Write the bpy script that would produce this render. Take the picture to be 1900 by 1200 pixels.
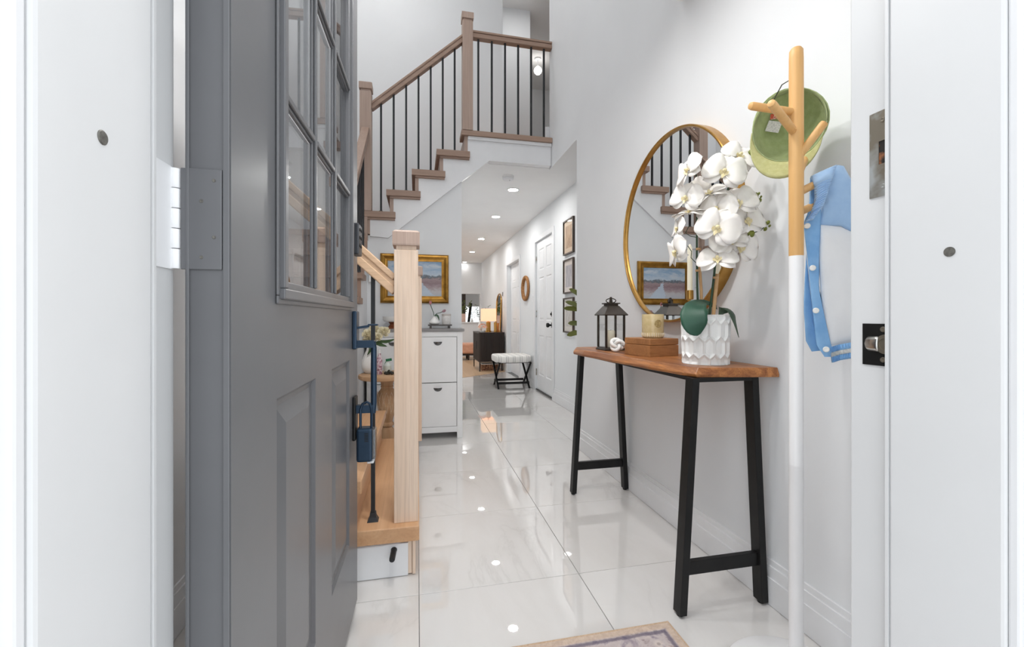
import bpy, bmesh, math, random
from mathutils import Vector, Matrix, Quaternion
random.seed(7)
R = math.radians
for o in list(bpy.data.objects): bpy.data.objects.remove(o)
scn = bpy.context.scene
COL = scn.collection

# ------------------------------------------------------------------ camera, sky, exposure
F, HY, VX, CH = 802.0, 589.0, 775.0, 1.0          # focal px, horizon row, vanishing column, eye height
TH = math.atan((950-VX)/F); S_, C_ = math.sin(TH), math.cos(TH)
cam = bpy.data.objects.new('camera', bpy.data.cameras.new('camera')); COL.objects.link(cam)
cam.location = (0, 0, CH); cam.rotation_euler = (R(90), 0, -TH)
cam.data.sensor_fit = 'HORIZONTAL'; cam.data.sensor_width = 36; cam.data.lens = F/1900*36
cam.data.shift_y = -(600-HY)/1900; cam.data.clip_start = .01; cam.data.clip_end = 200
scn.camera = cam
w = bpy.data.worlds.new('sky'); scn.world = w; w.use_nodes = True
bg = w.node_tree.nodes['Background']; bg.inputs[0].default_value = (.93, .965, 1, 1); bg.inputs[1].default_value = 1.68
vs = scn.view_settings; vs.view_transform = 'Standard'; vs.look = 'None'; vs.gamma = 1; vs.use_curve_mapping = False
vs.exposure = 0.28
POT = 262.0      # emission of the recessed ceiling lamps
FILL_HIGH = 205.0 # emission of the added, unseen fill lamps under the stairwell roof

def ray(x, y):
    u = (x-950)/F
    return Vector((S_+u*C_, C_-u*S_, (HY-y)/F))
def atZ(x, y, z): d = ray(x, y); return Vector((0, 0, CH)) + d*((z-CH)/d.z)
def atX(x, y, X): d = ray(x, y); return Vector((0, 0, CH)) + d*(X/d.x)
def atY(x, y, Y): d = ray(x, y); return Vector((0, 0, CH)) + d*(Y/d.y)
def atK(x, y, k): return Vector((0, 0, CH)) + ray(x, y)*k

# ------------------------------------------------------------------ materials
MATS = {}
def lin(c):
    return tuple(((v/255/12.92) if v/255 <= .04045 else ((v/255+.055)/1.055)**2.4) for v in c)
def newmat(name):
    m = bpy.data.materials.new(name); m.use_nodes = True; nt = m.node_tree
    return m, nt, nt.nodes['Principled BSDF']
def coords(nt, scale=(1, 1, 1), kind='Object', rnd=False):
    tc = nt.nodes.new('ShaderNodeTexCoord'); mp = nt.nodes.new('ShaderNodeMapping')
    mp.inputs['Scale'].default_value = scale
    nt.links.new(tc.outputs[kind], mp.inputs['Vector'])
    if rnd:
        oi = nt.nodes.new('ShaderNodeObjectInfo'); mu = nt.nodes.new('ShaderNodeVectorMath'); mu.operation = 'SCALE'
        cb = nt.nodes.new('ShaderNodeCombineXYZ')
        for i in range(3): nt.links.new(oi.outputs['Random'], cb.inputs[i])
        nt.links.new(cb.outputs[0], mu.inputs[0]); mu.inputs['Scale'].default_value = 37.0
        nt.links.new(mu.outputs[0], mp.inputs['Location'])
    return mp.outputs[0]
def noise(nt, vec, scale, detail=4, rough=.55, dist=0):
    n = nt.nodes.new('ShaderNodeTexNoise'); n.inputs['Scale'].default_value = scale
    n.inputs['Detail'].default_value = detail; n.inputs['Roughness'].default_value = rough
    n.inputs['Distortion'].default_value = dist
    nt.links.new(vec, n.inputs['Vector']); return n.outputs['Fac']
def ramp(nt, fac, stops, interp='LINEAR'):
    r = nt.nodes.new('ShaderNodeValToRGB'); cr = r.color_ramp; cr.interpolation = interp
    while len(cr.elements) > 1: cr.elements.remove(cr.elements[0])
    cr.elements[0].position = stops[0][0]; cr.elements[0].color = (*stops[0][1], 1)
    for p, c in stops[1:]:
        e = cr.elements.new(p); e.color = (*c, 1)
    nt.links.new(fac, r.inputs[0]); return r.outputs[0]
def mixc(nt, fac, a, b, mode='MIX'):
    m = nt.nodes.new('ShaderNodeMix'); m.data_type = 'RGBA'; m.blend_type = mode
    if isinstance(fac, (int, float)): m.inputs[0].default_value = fac
    else: nt.links.new(fac, m.inputs[0])
    for s, v in ((6, a), (7, b)):
        if isinstance(v, tuple): m.inputs[s].default_value = (*v[:3], 1)
        else: nt.links.new(v, m.inputs[s])
    return m.outputs[2]
def math_(nt, op, a, b=None, c=None):
    m = nt.nodes.new('ShaderNodeMath'); m.operation = op
    for i, v in enumerate((a, b, c)):
        if v is None: continue
        if isinstance(v, (int, float)): m.inputs[i].default_value = v
        else: nt.links.new(v, m.inputs[i])
    return m.outputs[0]
def bump(nt, b, h, strength=.2, dist=.01):
    n = nt.nodes.new('ShaderNodeBump'); n.inputs['Strength'].default_value = strength; n.inputs['Distance'].default_value = dist
    nt.links.new(h, n.inputs['Height']); nt.links.new(n.outputs[0], b.inputs['Normal'])
def mat(name, c, rough=.5, metal=0, c2=None, sc=20, stretch=(1, 1, 1), bmp=0, spec=.5, sub=0, rnd=False, contrast=(.35, .65), sheen=0):
    if name in MATS: return MATS[name]
    m, nt, b = newmat(name)
    b.inputs['Base Color'].default_value = (*c, 1); b.inputs['Roughness'].default_value = rough
    b.inputs['Metallic'].default_value = metal; b.inputs['Specular IOR Level'].default_value = spec
    if sheen: b.inputs['Sheen Weight'].default_value = sheen
    if sub:
        b.inputs['Subsurface Weight'].default_value = sub; b.inputs['Subsurface Radius'].default_value = (.01, .01, .008)
    if c2 is not None or bmp:
        v = coords(nt, stretch, rnd=rnd); n = noise(nt, v, sc)
        if c2 is not None: nt.links.new(ramp(nt, n, [(contrast[0], c), (contrast[1], c2)]), b.inputs['Base Color'])
        if bmp: bump(nt, b, n, bmp)
    MATS[name] = m; return m
def wood(name, c1, c2, axis=2, sc=9, rough=.45, fine=.35):
    """timber: long soft figure plus fine pores along one axis"""
    if name in MATS: return MATS[name]
    m, nt, b = newmat(name)
    st = [1, 1, 1]; st[axis] = .07
    v = coords(nt, st, rnd=True); n = noise(nt, v, sc, 5, .6, 1.2)
    st2 = [1, 1, 1]; st2[axis] = .025
    v2 = coords(nt, st2, rnd=True); n2 = noise(nt, v2, sc*14, 3, .6)
    base = ramp(nt, n, [(.3, c1), (.68, c2)])
    dark = tuple(q*.8 for q in c2)
    f = math_(nt, 'MULTIPLY', ramp(nt, n2, [(.45, (0, 0, 0)), (.7, (1, 1, 1))]), fine)
    nt.links.new(mixc(nt, f, base, dark), b.inputs['Base Color'])
    b.inputs['Roughness'].default_value = rough; bump(nt, b, n2, .06, .002)
    MATS[name] = m; return m
def emis(name, c, s):
    m, nt, b = newmat(name); b.inputs['Base Color'].default_value = (*c, 1)
    b.inputs['Emission Color'].default_value = (*c, 1); b.inputs['Emission Strength'].default_value = s
    MATS[name] = m; return m
def glass(name, tint=(.9, .92, .92), gl=.08):
    m, nt, b = newmat(name); nt.nodes.remove(b); out = nt.nodes['Material Output']
    t = nt.nodes.new('ShaderNodeBsdfTransparent'); t.inputs[0].default_value = (*tint, 1)
    g = nt.nodes.new('ShaderNodeBsdfGlossy'); g.inputs['Roughness'].default_value = .01
    fr = nt.nodes.new('ShaderNodeLayerWeight')
    f5 = math_(nt, 'ADD', math_(nt, 'MULTIPLY', math_(nt, 'POWER', fr.outputs['Facing'], 4), .75), .03+gl)
    mx = nt.nodes.new('ShaderNodeMixShader')
    nt.links.new(f5, mx.inputs[0])
    nt.links.new(t.outputs[0], mx.inputs[1]); nt.links.new(g.outputs[0], mx.inputs[2]); nt.links.new(mx.outputs[0], out.inputs[0])
    MATS[name] = m; return m

WALL = mat('wall_paint', lin((233, 235, 237)), .7, c2=lin((235, 237, 239)), sc=3, spec=.25)
CEIL = mat('ceiling_paint', lin((245, 245, 245)), .85, spec=.2, c2=lin((243, 243, 243)), sc=4)
TRIM = mat('white_trim_paint', lin((238, 239, 241)), .32, c2=lin((234, 235, 237)), sc=6)
JAMB = mat('jamb_paint', lin((214, 215, 216)), .42, c2=lin((211, 212, 213)), sc=4)
DOORG = mat('grey_door_paint', lin((101, 102, 105)), .3, c2=lin((97, 98, 101)), sc=5, bmp=.02)
OAK = wood('light_oak', lin((238, 218, 199)), lin((222, 196, 173)), 2, 11, .45, .6)
OAKX = wood('light_oak_along_x', lin((228, 197, 164)), lin((208, 170, 136)), 0, 11, .45, .5)
OAKY = wood('light_oak_along_y', lin((214, 172, 132)), lin((196, 150, 110)), 1)
TAU = wood('taupe_oak', lin((188, 166, 153)), lin((170, 146, 132)), 2, 11, .45, .45)
TAUX = wood('taupe_oak_along_x', lin((174, 147, 130)), lin((154, 127, 111)), 0)
TAUY = wood('taupe_oak_along_y', lin((174, 147, 130)), lin((154, 127, 111)), 1)
IRON = mat('black_iron', (.017, .018, .02), .42, .3, c2=(.025, .026, .03), sc=30)
NAVY = mat('dark_bronze_hardware', (.02, .043, .078), .28, .5, c2=(.027, .053, .092), sc=12)
BLACK = mat('black_paint', (.006, .006, .0065), .42, c2=(.009, .009, .009), sc=20, spec=.3)
GOLD = mat('brushed_gold', lin((196, 152, 84)), .3, .9, c2=lin((182, 138, 72)), sc=30)
GROUT = mat('grey_grout', lin((128, 128, 128)), .9, c2=lin((110, 110, 110)), sc=40)
SLAB = wood('acacia_slab', lin((204, 138, 80)), lin((118, 66, 36)), 1, 17, .38, .6)
BOXW = wood('mango_wood_box', lin((184, 130, 82)), lin((148, 100, 60)), 0, 10, .5, .5)
MIRR = mat('mirror_silver', (.93, .94, .94), .0, 1.0)
CERW = mat('white_ceramic', lin((243, 243, 241)), .35, c2=lin((239, 239, 237)), sc=6)
PINE = wood('natural_pine', lin((236, 190, 128)), lin((222, 170, 104)), 2, 8, .5, .25)
GLS = glass('clear_glass', (.985, .99, .99), .015)
DGLS = glass('door_glass', (.86, .87, .88), .10)
LAMP = emis('lamp_diffuser', (1, .985, .96), POT)
LAMPD = emis('dimmed_lamp_diffuser', (1, .985, .96), POT*.10)
LAMPM = emis('half_dimmed_lamp_diffuser', (1, .985, .96), POT*.4)
FILLV = emis('entrance_fill_diffuser', (1, .99, .975), POT*.95)
FILLH = emis('high_fill_diffuser', (1, .99, .975), FILL_HIGH)

def marble():
    m, nt, b = newmat('polished_marble_tile')
    v = coords(nt, (1, .38, 1), rnd=True)
    n = noise(nt, v, 2.2, 8, .6, 1.4)
    vein = ramp(nt, math_(nt, 'ABSOLUTE', math_(nt, 'SUBTRACT', n, .5)), [(0, (1, 1, 1)), (.018, (.25, .25, .25)), (.05, (0, 0, 0))])
    cl = ramp(nt, noise(nt, v, 3.5, 5, .6, .6), [(.35, lin((226, 224, 222))), (.7, lin((218, 215, 212)))])
    brk = ramp(nt, noise(nt, v, 1.3, 2), [(.48, (0, 0, 0)), (.62, (1, 1, 1))])
    f = math_(nt, 'MULTIPLY', math_(nt, 'MULTIPLY', vein, brk), .17)
    nt.links.new(mixc(nt, f, cl, lin((160, 156, 152))), b.inputs['Base Color'])
    b.inputs['Roughness'].default_value = .012; b.inputs['Specular IOR Level'].default_value = .7
    b.inputs['Coat Weight'].default_value = .7; b.inputs['Coat Roughness'].default_value = .004; b.inputs['Coat IOR'].default_value = 1.6
    MATS[m.name] = m; return m
MARBLE = marble()

# ------------------------------------------------------------------ mesh helpers
ORG = {}
class MB:
    def __init__(s): s.v, s.f = [], []
    def add(s, vs, fs):
        n = len(s.v); s.v += [Vector(p) for p in vs]; s.f += [tuple(i+n for i in f) for f in fs]; return s
    def box(s, x0, x1, y0, y1, z0, z1):
        P = [(x, y, z) for x in (x0, x1) for y in (y0, y1) for z in (z0, z1)]
        return s.add(P, [(0, 1, 3, 2), (4, 6, 7, 5), (0, 4, 5, 1), (2, 3, 7, 6), (0, 2, 6, 4), (1, 5, 7, 3)])
    def obox(s, c, ax, ay, az):          # centre and three half-axis vectors
        c = Vector(c); P = [c+ax*i+ay*j+az*k for i in (-1, 1) for j in (-1, 1) for k in (-1, 1)]
        return s.add(P, [(0, 1, 3, 2), (4, 6, 7, 5), (0, 4, 5, 1), (2, 3, 7, 6), (0, 2, 6, 4), (1, 5, 7, 3)])
    def bar(s, p, q, w, h, up=(0, 0, 1)):
        p, q = Vector(p), Vector(q); d = (q-p); up = Vector(up)
        sd = d.cross(up)
        if sd.length < 1e-6: sd = d.cross(Vector((1, 0, 0)))
        sd.normalize(); u2 = sd.cross(d).normalized()
        return s.obox((p+q)/2, d/2, sd*w/2, u2*h/2)
    def tube(s, pts, r, n=10, closed=False, cap=True):
        pts = [Vector(p) for p in pts]; m = len(pts)
        rs = r if isinstance(r, (list, tuple)) else [r]*m
        ring = []; last = None
        for i, p in enumerate(pts):
            a = pts[i-1] if (i > 0 or closed) else p; b = pts[(i+1) % m] if (i < m-1 or closed) else p
            t = (b-a).normalized()
            if last is None:
                nrm = t.orthogonal().normalized()
            else:
                nrm = (last - t*last.dot(t)).normalized()
            last = nrm; bn = t.cross(nrm)
            ring.append([p+(nrm*math.cos(2*math.pi*k/n)+bn*math.sin(2*math.pi*k/n))*rs[i] for k in range(n)])
        vs = [q for rg in ring for q in rg]; fs = []
        for i in range(m if closed else m-1):
            j = (i+1) % m
            for k in range(n):
                l = (k+1) % n; fs.append((i*n+k, i*n+l, j*n+l, j*n+k))
        if cap and not closed:
            fs.append(tuple(range(n))[::-1]); fs.append(tuple((m-1)*n+k for k in range(n)))
        return s.add(vs, fs)
    def lathe(s, prof, c=(0, 0, 0), n=32, closed=False, axis='z'):
        c = Vector(c); vs = []; fs = []; m = len(prof)
        for r, z in prof:
            for k in range(n):
                a = 2*math.pi*k/n
                q = (r*math.cos(a), r*math.sin(a), z)
                if axis == 'x': q = (q[2], q[0], q[1])
                if axis == 'y': q = (q[0], q[2], q[1])
                vs.append(c+Vector(q))
        for i in range(m-1 if not closed else m):
            j = (i+1) % m
            for k in range(n):
                l = (k+1) % n; fs.append((i*n+k, i*n+l, j*n+l, j*n+k))
        if not closed:
            if prof[0][0] > 1e-6: fs.append(tuple(range(n))[::-1])
            if prof[-1][0] > 1e-6: fs.append(tuple((m-1)*n+k for k in range(n)))
        return s.add(vs, fs)
    def prism(s, poly, a, b, axis=1):    # poly in the two other axes, extruded along axis from a to b
        def P(p, t):
            q = list(p); q.insert(axis, t); return tuple(q)
        n = len(poly); vs = [P(p, a) for p in poly]+[P(p, b) for p in poly]
        fs = [tuple(range(n))[::-1], tuple(range(n, 2*n))]+[(i, (i+1) % n, (i+1) % n+n, i+n) for i in range(n)]
        return s.add(vs, fs)
    def frustum(s, c, a0, b0, z0, a1, b1, z1):
        x, y = c[0], c[1]
        P = [(x-a0, y-b0, z0), (x+a0, y-b0, z0), (x+a0, y+b0, z0), (x-a0, y+b0, z0), (x-a1, y-b1, z1), (x+a1, y-b1, z1), (x+a1, y+b1, z1), (x-a1, y+b1, z1)]
        return s.add(P, [(3, 2, 1, 0), (4, 5, 6, 7), (0, 1, 5, 4), (1, 2, 6, 5), (2, 3, 7, 6), (3, 0, 4, 7)])
    def grid(s, rows):                   # rows of equal-length point lists
        n = len(rows[0]); vs = [p for r in rows for p in r]; fs = []
        for i in range(len(rows)-1):
            for k in range(n-1): fs.append((i*n+k, i*n+k+1, (i+1)*n+k+1, (i+1)*n+k))
        return s.add(vs, fs)
    def pillow(s, out, nrm, hf, hb, rings=(1, .93, .8, .6, .35)):
        out = [Vector(p) for p in out]; c = sum(out, Vector())/len(out); nrm = Vector(nrm).normalized(); n = len(out)
        def side(h, sg):
            base = len(s.v); vs = []
            for t in rings: vs += [c+(p-c)*t+nrm*sg*h*math.sqrt(max(0, 1-t*t)) for p in out]
            vs.append(c+nrm*sg*h); fs = []
            for i in range(len(rings)-1):
                for k in range(n): l = (k+1) % n; fs.append((i*n+k, i*n+l, (i+1)*n+l, (i+1)*n+k))
            for k in range(n): fs.append(((len(rings)-1)*n+k, (len(rings)-1)*n+(k+1) % n, len(rings)*n))
            s.add(vs, fs)
        side(hf, 1); side(hb, -1); return s
    def build(s, name, m=None, parent=None, at=None, bevel=0, smooth=False, weld=False, sharp=35, solid=0, subd=0):
        if at is None:
            if parent is not None: at = ORG[parent]
            else:
                xs = [p.x for p in s.v]; ys = [p.y for p in s.v]; zs = [p.z for p in s.v]
                at = ((min(xs)+max(xs))/2, (min(ys)+max(ys))/2, min(zs))
        at = Vector(at); me = bpy.data.meshes.new(name)
        me.from_pydata([p-at for p in s.v], [], s.f)
        bm = bmesh.new(); bm.from_mesh(me)
        if weld: bmesh.ops.remove_doubles(bm, verts=bm.verts, dist=1e-5)
        bmesh.ops.recalc_face_normals(bm, faces=bm.faces); bm.to_mesh(me); bm.free()
        if smooth:
            for p in me.polygons: p.use_smooth = True
            me.set_sharp_from_angle(angle=R(sharp))
        if m: me.materials.append(m)
        o = bpy.data.objects.new(name, me); COL.objects.link(o); place(o, parent, at)
        if solid:
            md = o.modifiers.new('solid', 'SOLIDIFY'); md.thickness = solid; md.offset = 0
        if subd:
            md = o.modifiers.new('sub', 'SUBSURF'); md.levels = subd; md.render_levels = subd
        if bevel:
            md = o.modifiers.new('bevel', 'BEVEL'); md.width = bevel; md.segments = 2; md.limit_method = 'ANGLE'; md.angle_limit = R(40)
        return o
def place(o, parent, at):
    at = Vector(at); ORG[o] = at
    if parent is not None: o.parent = parent; o.location = at-ORG[parent]
    else: o.location = at
def inst(src, parent, at, rot=None, scale=None):
    o = src.copy(); COL.objects.link(o); place(o, parent, at)
    if rot is not None:
        o.rotation_mode = 'QUATERNION'; o.rotation_quaternion = rot
    if scale is not None: o.scale = scale
    for ch in src.children:
        c = ch.copy(); COL.objects.link(c); c.parent = o
    return o
def tag(o, label=None, cat=None, group=None, kind=None):
    if label: o['label'] = label
    if cat: o['category'] = cat
    if group: o['group'] = group
    if kind: o['kind'] = kind
    return o
def thing(name, loc, label, cat, group=None, kind=None):
    o = bpy.data.objects.new(name, None); COL.objects.link(o); o.empty_display_size = .05; place(o, None, loc)
    return tag(o, label, cat, group, kind)
def struct(name, mb, m, **k):
    o = mb.build(name, m, **k); o['kind'] = 'structure'; return o
def bx(*a): return MB().box(*a)
def V(*a): return Vector(a)

# ------------------------------------------------------------------ the shell
HC = 2.40; TOP = 5.1; UPZ = 2.65
def step_z(k): return .20+.1885*(k-1)
NX = {10: -.452, 11: -.26, 12: -.05, 13: .16, 14: .375}     # nosing positions of the upper flight

fl = struct('floor', bx(-1.4, 1.70, .42, 7.3, -.06, -.004).box(.28, 1.70, 7.3, 8.05, -.06, -.004).box(-2.6, .3, 7.15, 7.3, -.06, -.004), GROUT)
TW = .61
tile_cache = {}
def tile(x0, x1, y0, y1, g=.0011):
    wx, wy = x1-x0, y1-y0
    key = (round(wx, 3), round(wy, 3))
    if key not in tile_cache:
        o = MB().frustum((0, 0), wx/2-g, wy/2-g, -.004, wx/2-g-.0006, wy/2-g-.0006, 0).build('tile', MARBLE, fl, at=((x0+x1)/2, (y0+y1)/2, 0)) if False else None
        a, b = wx/2-g, wy/2-g
        mb = MB().frustum((0, 0), a, b, -.0038, a, b, -.0008); mb.frustum((0, 0), a, b, -.0008, a-.0008, b-.0008, 0)
        me_o = mb.build('tile', MARBLE, None, at=(0, 0, 0)); tile_cache[key] = me_o
        place(me_o, fl, ((x0+x1)/2, (y0+y1)/2, 0)); return me_o
    return inst(tile_cache[key], fl, ((x0+x1)/2, (y0+y1)/2, 0))
xs = [-1.2155, -.605, .005, .615, 1.225, 1.60]
for j in range(-2, 11):
    y0 = 1.596+TW*j; y1 = y0+TW
    y0 = max(y0, .61)
    if y1 > 8.0: y1 = 8.0
    if y1-y0 < .02: continue
    for i in range(len(xs)-1):
        x0, x1 = xs[i], xs[i+1]
        if y1 < 1.8: x0 = max(x0, -.75)
        if x1 <= -.7 : 
            if y1 < 1.75: continue
        if i == 4 and y1 < 3.15: continue
        if x0 < .3 and y0 > 3.9: 
            if i != 2: continue
            x0 = .38
        if x1 < .01 and y0 > 3.9: continue
        if x1-x0 < .05: continue
        tile(x0, x1, y0, y1)
# warm oak floor of the far room, its edge runs on the skew
WFLOOR = wood('living_room_oak', lin((214, 184, 152)), lin((192, 158, 122)), 1, 6, .35, .3)
lf = MB(); lf.prism([(.38, 6.95), (1.60, 7.86), (1.60, 14.2), (-2.5, 14.2), (-2.5, 7.15), (.38, 7.15)], .0006, .005, axis=2); lf.box(-2.6, 2.8, 8.05, 14.3, -.06, .0004).box(1.6, 2.8, 11.0, 14.2, .0006, .005)
struct('floor_living', lf, WFLOOR)
struct('floor_upper', bx(.42, 2.6, 3.90, 7.5, 2.45, UPZ-.045), OAKY)
struct('porch_slab', bx(-3, 3.5, -3, .42, -.16, -.06), mat('porch_concrete', lin((216, 214, 211)), .9, c2=lin((206, 204, 200)), sc=8))

struct('wall_right', bx(1.21, 1.60, .605, 3.18, 0, 2.39).box(1.21, 1.60, .605, 3.895, 2.39, TOP), WALL)
hr = MB().box(1.60, 1.72, 3.18, 5.005, 0, HC).box(1.60, 1.72, 5.785, 6.76, 0, HC).box(1.60, 1.72, 7.73, 11.1, 0, HC)
hr.box(1.60, 1.72, 5.005, 5.785, 2.035, HC).box(1.60, 1.72, 6.76, 7.73, 1.945, HC)
struct('wall_hall_right', hr, WALL)
struct('wall_hall_left', bx(.28, .382, 3.95, 7.15, 0, HC), WALL)
us = MB().prism([(-1.3, 0), (.382, 0), (.382, 2.215), (-.247, 1.69), (-.41, 1.70), (-1.3, 1.66)], 3.85, 3.95, axis=1)
struct('wall_under_stairs', us, WALL)
struct('wall_left', bx(-1.4, -1.3, 1.70, 4.85, 0, TOP), WALL)
struct('wall_vestibule', bx(-1.4, -.75, .605, 1.70, 0, TOP), WALL)
struct('wall_stairs_back', bx(-1.3, .27, 4.75, 4.85, 0, TOP).box(.27, .93, 4.75, 4.85, 2.45, TOP), WALL)
struct('wall_upper', bx(.83, .93, 4.85, 5.6, UPZ-.04, TOP).box(.83, 1.47, 5.6, 5.7, UPZ-.04, TOP).box(1.37, 1.47, 5.7, 7.5, UPZ-.04, TOP)
       .box(1.37, 2.7, 7.5, 7.6, UPZ-.04, TOP).box(2.6, 2.7, 3.9, 7.5, UPZ-.04, TOP).box(1.6, 2.7, 3.795, 3.895, UPZ-.2, TOP), WALL)
wf = MB().box(-1.4, -.32, .42, .605, -.1, TOP).box(.755, 1.6, .42, .605, -.1, TOP).box(-.32, .755, .42, .605, 2.19, 3.0)
wf.box(-.32, .755, .42, .605, 4.6, TOP)
struct('wall_front', wf, WALL)
struct('ceiling_hall', bx(.28, 1.72, 3.90, 7.15, HC, HC+.05).box(1.21, 1.6, 3.18, 3.9, 2.388, 2.39), CEIL)
struct('ceiling_living', bx(-2.6, 2.9, 7.15, 14.3, HC, HC+.05), CEIL)
struct('ceiling_foyer', bx(-1.4, 2.7, .42, 7.6, TOP, TOP+.1), CEIL)
struct('ceiling_vestibule', bx(-.75, 1.21, .605, 1.80, 2.475, 2.63), CEIL)
# added unseen window above the entrance door, lets daylight into the foyer
wn = MB().box(-.32, -.27, .46, .56, 3.0, 4.6).box(.705, .755, .46, .56, 3.0, 4.6).box(-.27, .705, .46, .56, 3.0, 3.05).box(-.27, .705, .46, .56, 4.55, 4.6).box(.2, .235, .48, .54, 3.05, 4.55)
wo = struct('added_window_1', wn, TRIM)
for a, b in ((-.27, .2), (.235, .705)): bx(a, b, .505, .511, 3.05, 4.55).build('pane', GLS, wo)
# far room: walls, pass-through and windows
struct('wall_far', bx(-2.5, .95, 11.0, 11.12, 0, HC).box(1.555, 1.6, 11.0, 11.12, 0, HC).box(.95, 1.555, 11.0, 11.12, 0, .885).box(.95, 1.555, 11.0, 11.12, 1.605, HC), WALL)
struct('wall_living', bx(-2.6, -2.5, 7.15, 8.0, 0, HC).box(-2.6, -2.5, 10.4, 14.2, 0, HC).box(-2.6, -2.5, 8.0, 10.4, 0, .7).box(-2.6, -2.5, 8.0, 10.4, 2.15, HC)
       .box(-2.5, .28, 7.05, 7.15, 0, HC).box(2.8, 2.9, 11.0, 14.3, 0, HC).box(1.72, 2.8, 11.0, 11.1, 0, HC), WALL)
struct('wall_dining', bx(-2.5, 1.48, 14.2, 14.3, 0, HC).box(2.5, 2.8, 14.2, 14.3, 0, HC).box(1.48, 2.5, 14.2, 14.3, 0, .55).box(1.48, 2.5, 14.2, 14.3, 1.40, HC), WALL)
def window(name, mb, panes):
    o = struct(name, mb, TRIM)
    for p in panes: bx(*p).build('pane', GLS, o)
window('added_window_2', MB().box(-2.57, -2.51, 8.0, 8.05, .7, 2.15).box(-2.57, -2.51, 10.35, 10.4, .7, 2.15).box(-2.57, -2.51, 8.05, 10.35, .7, .75).box(-2.57, -2.51, 8.05, 10.35, 2.1, 2.15).box(-2.57, -2.51, 9.18, 9.22, .75, 2.1),
       [(-2.545, -2.54, 8.05, 9.18, .75, 2.1), (-2.545, -2.54, 9.22, 10.35, .75, 2.1)])  # added unseen side window, brings sky light into the far room
window('window_3', MB().box(1.48, 1.52, 14.22, 14.28, .55, 1.4).box(2.46, 2.5, 14.22, 14.28, .55, 1.4).box(1.52, 2.46, 14.22, 14.28, .55, .6).box(1.52, 2.46, 14.22, 14.28, 1.36, 1.4),
       [(1.52, 2.46, 14.25, 14.255, .6, 1.36)])
struct('trim_1', bx(.93, 1.575, 10.96, 11.15, .86, .886), TRIM, bevel=.004)      # sill of the pass-through

# baseboards
def baseboard(name, pts, h=.155, inward=(-1, 0)):
    """two-step board along a straight run, pts = two floor points, inward = unit vector into the room"""
    (ax, ay), (bx_, by) = pts; ix, iy = inward
    mb = MB()
    for t, z0, z1 in ((.015, .002, .095), (.011, .095, .135), (.006, .135, h)):
        x = [ax, bx_, ax+ix*t, bx_+ix*t]; y = [ay, by, ay+iy*t, by+iy*t]
        mb.box(min(x), max(x), min(y), max(y), z0, z1)
    return struct(name, mb, TRIM)
baseboard('baseboard_right', ((1.21, .61), (1.21, 3.18)))
baseboard('baseboard_right_end', ((1.21, 3.18), (1.60, 3.18)), inward=(0, 1))
baseboard('baseboard_hall_right', ((1.60, 3.20), (1.60, 4.94)))
baseboard('baseboard_hall_middle', ((1.60, 5.85), (1.60, 6.69)))
baseboard('baseboard_hall_far', ((1.60, 7.80), (1.60, 11.0)))
baseboard('baseboard_vestibule', ((-.75, .61), (-.75, 1.70)), inward=(1, 0))
baseboard('baseboard_far', ((-2.5, 11.0), (1.58, 11.0)), inward=(0, -1))
baseboard('baseboard_under_stairs', ((-1.29, 3.85), (.382, 3.85)), inward=(0, -1))
ub = MB().box(1.17, 1.21, 3.895, 3.91, UPZ, UPZ+.14)
struct('baseboard_upper', ub, TRIM)

# ------------------------------------------------------------------ entrance frame
STEEL = mat('worn_steel', lin((150, 142, 128)), .35, .8, c2=lin((205, 210, 210)), sc=14, contrast=(.45, .6))
OUTER = mat('outer_trim_paint', lin((224, 225, 227)), .4, c2=lin((221, 222, 224)), sc=5)
def jamb(name, sx, x_stop, x_reb, ys, ye):
    back = x_reb+sx*.023
    def B(a, b, *r): return bx(min(a, b), max(a, b), *r)
    o = struct(name, B(x_stop, back, .398, ys, -.06, 2.17), JAMB, bevel=.004)
    q = B(x_reb, back, ys, ye, -.06, 2.17).build('rebate', JAMB, o, bevel=.003)
    B(x_stop-sx*.001, x_stop+sx*.004, ys+.0005, ys+.005, -.06, 2.16).build('weather_strip', JAMB, o)
    # outer moulding, stepped and turned to the porch
    mb = MB()
    for a, b, y0, y1 in ((.004, .020, .386, .398), (.014, .034, .366, .398), (.028, .075, .372, .42)):
        p, r = x_stop+sx*a, x_stop+sx*b
        mb.box(min(p, r), max(p, r), y0, y1, -.06, 2.25)
    mb.build('outer_moulding', OUTER, o, bevel=.003)
    return o
jl = jamb('trim_2', -1, -.285, -.294, .549, .612)
jr = jamb('trim_3', 1, .72, .732, .535, .607)
struct('trim_4', bx(-.33, .755, .398, .607, 2.155, 2.19), JAMB)
struct('trim_5', bx(-.32, .755, .40, .62, -.06, .012), mat('sill_metal', (.35, .34, .32), .4, .8, c2=(.3, .29, .27), sc=20))
DARK = mat('dark_plug', lin((92, 90, 86)), .5, .4, c2=lin((120, 118, 112)), sc=200)
for parent, X, px, py, sx in ((jl, -.285, 190, 255, 1), (jr, .72, 1762, 467, -1)):
    p = atX(px, py, X)
    MB().lathe([(.0068, -.0008), (.0068, .0004), (.0058, .0012), (0, .0014)], p, 20, axis='x').build('screw_plug', DARK, parent, smooth=True)
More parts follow.
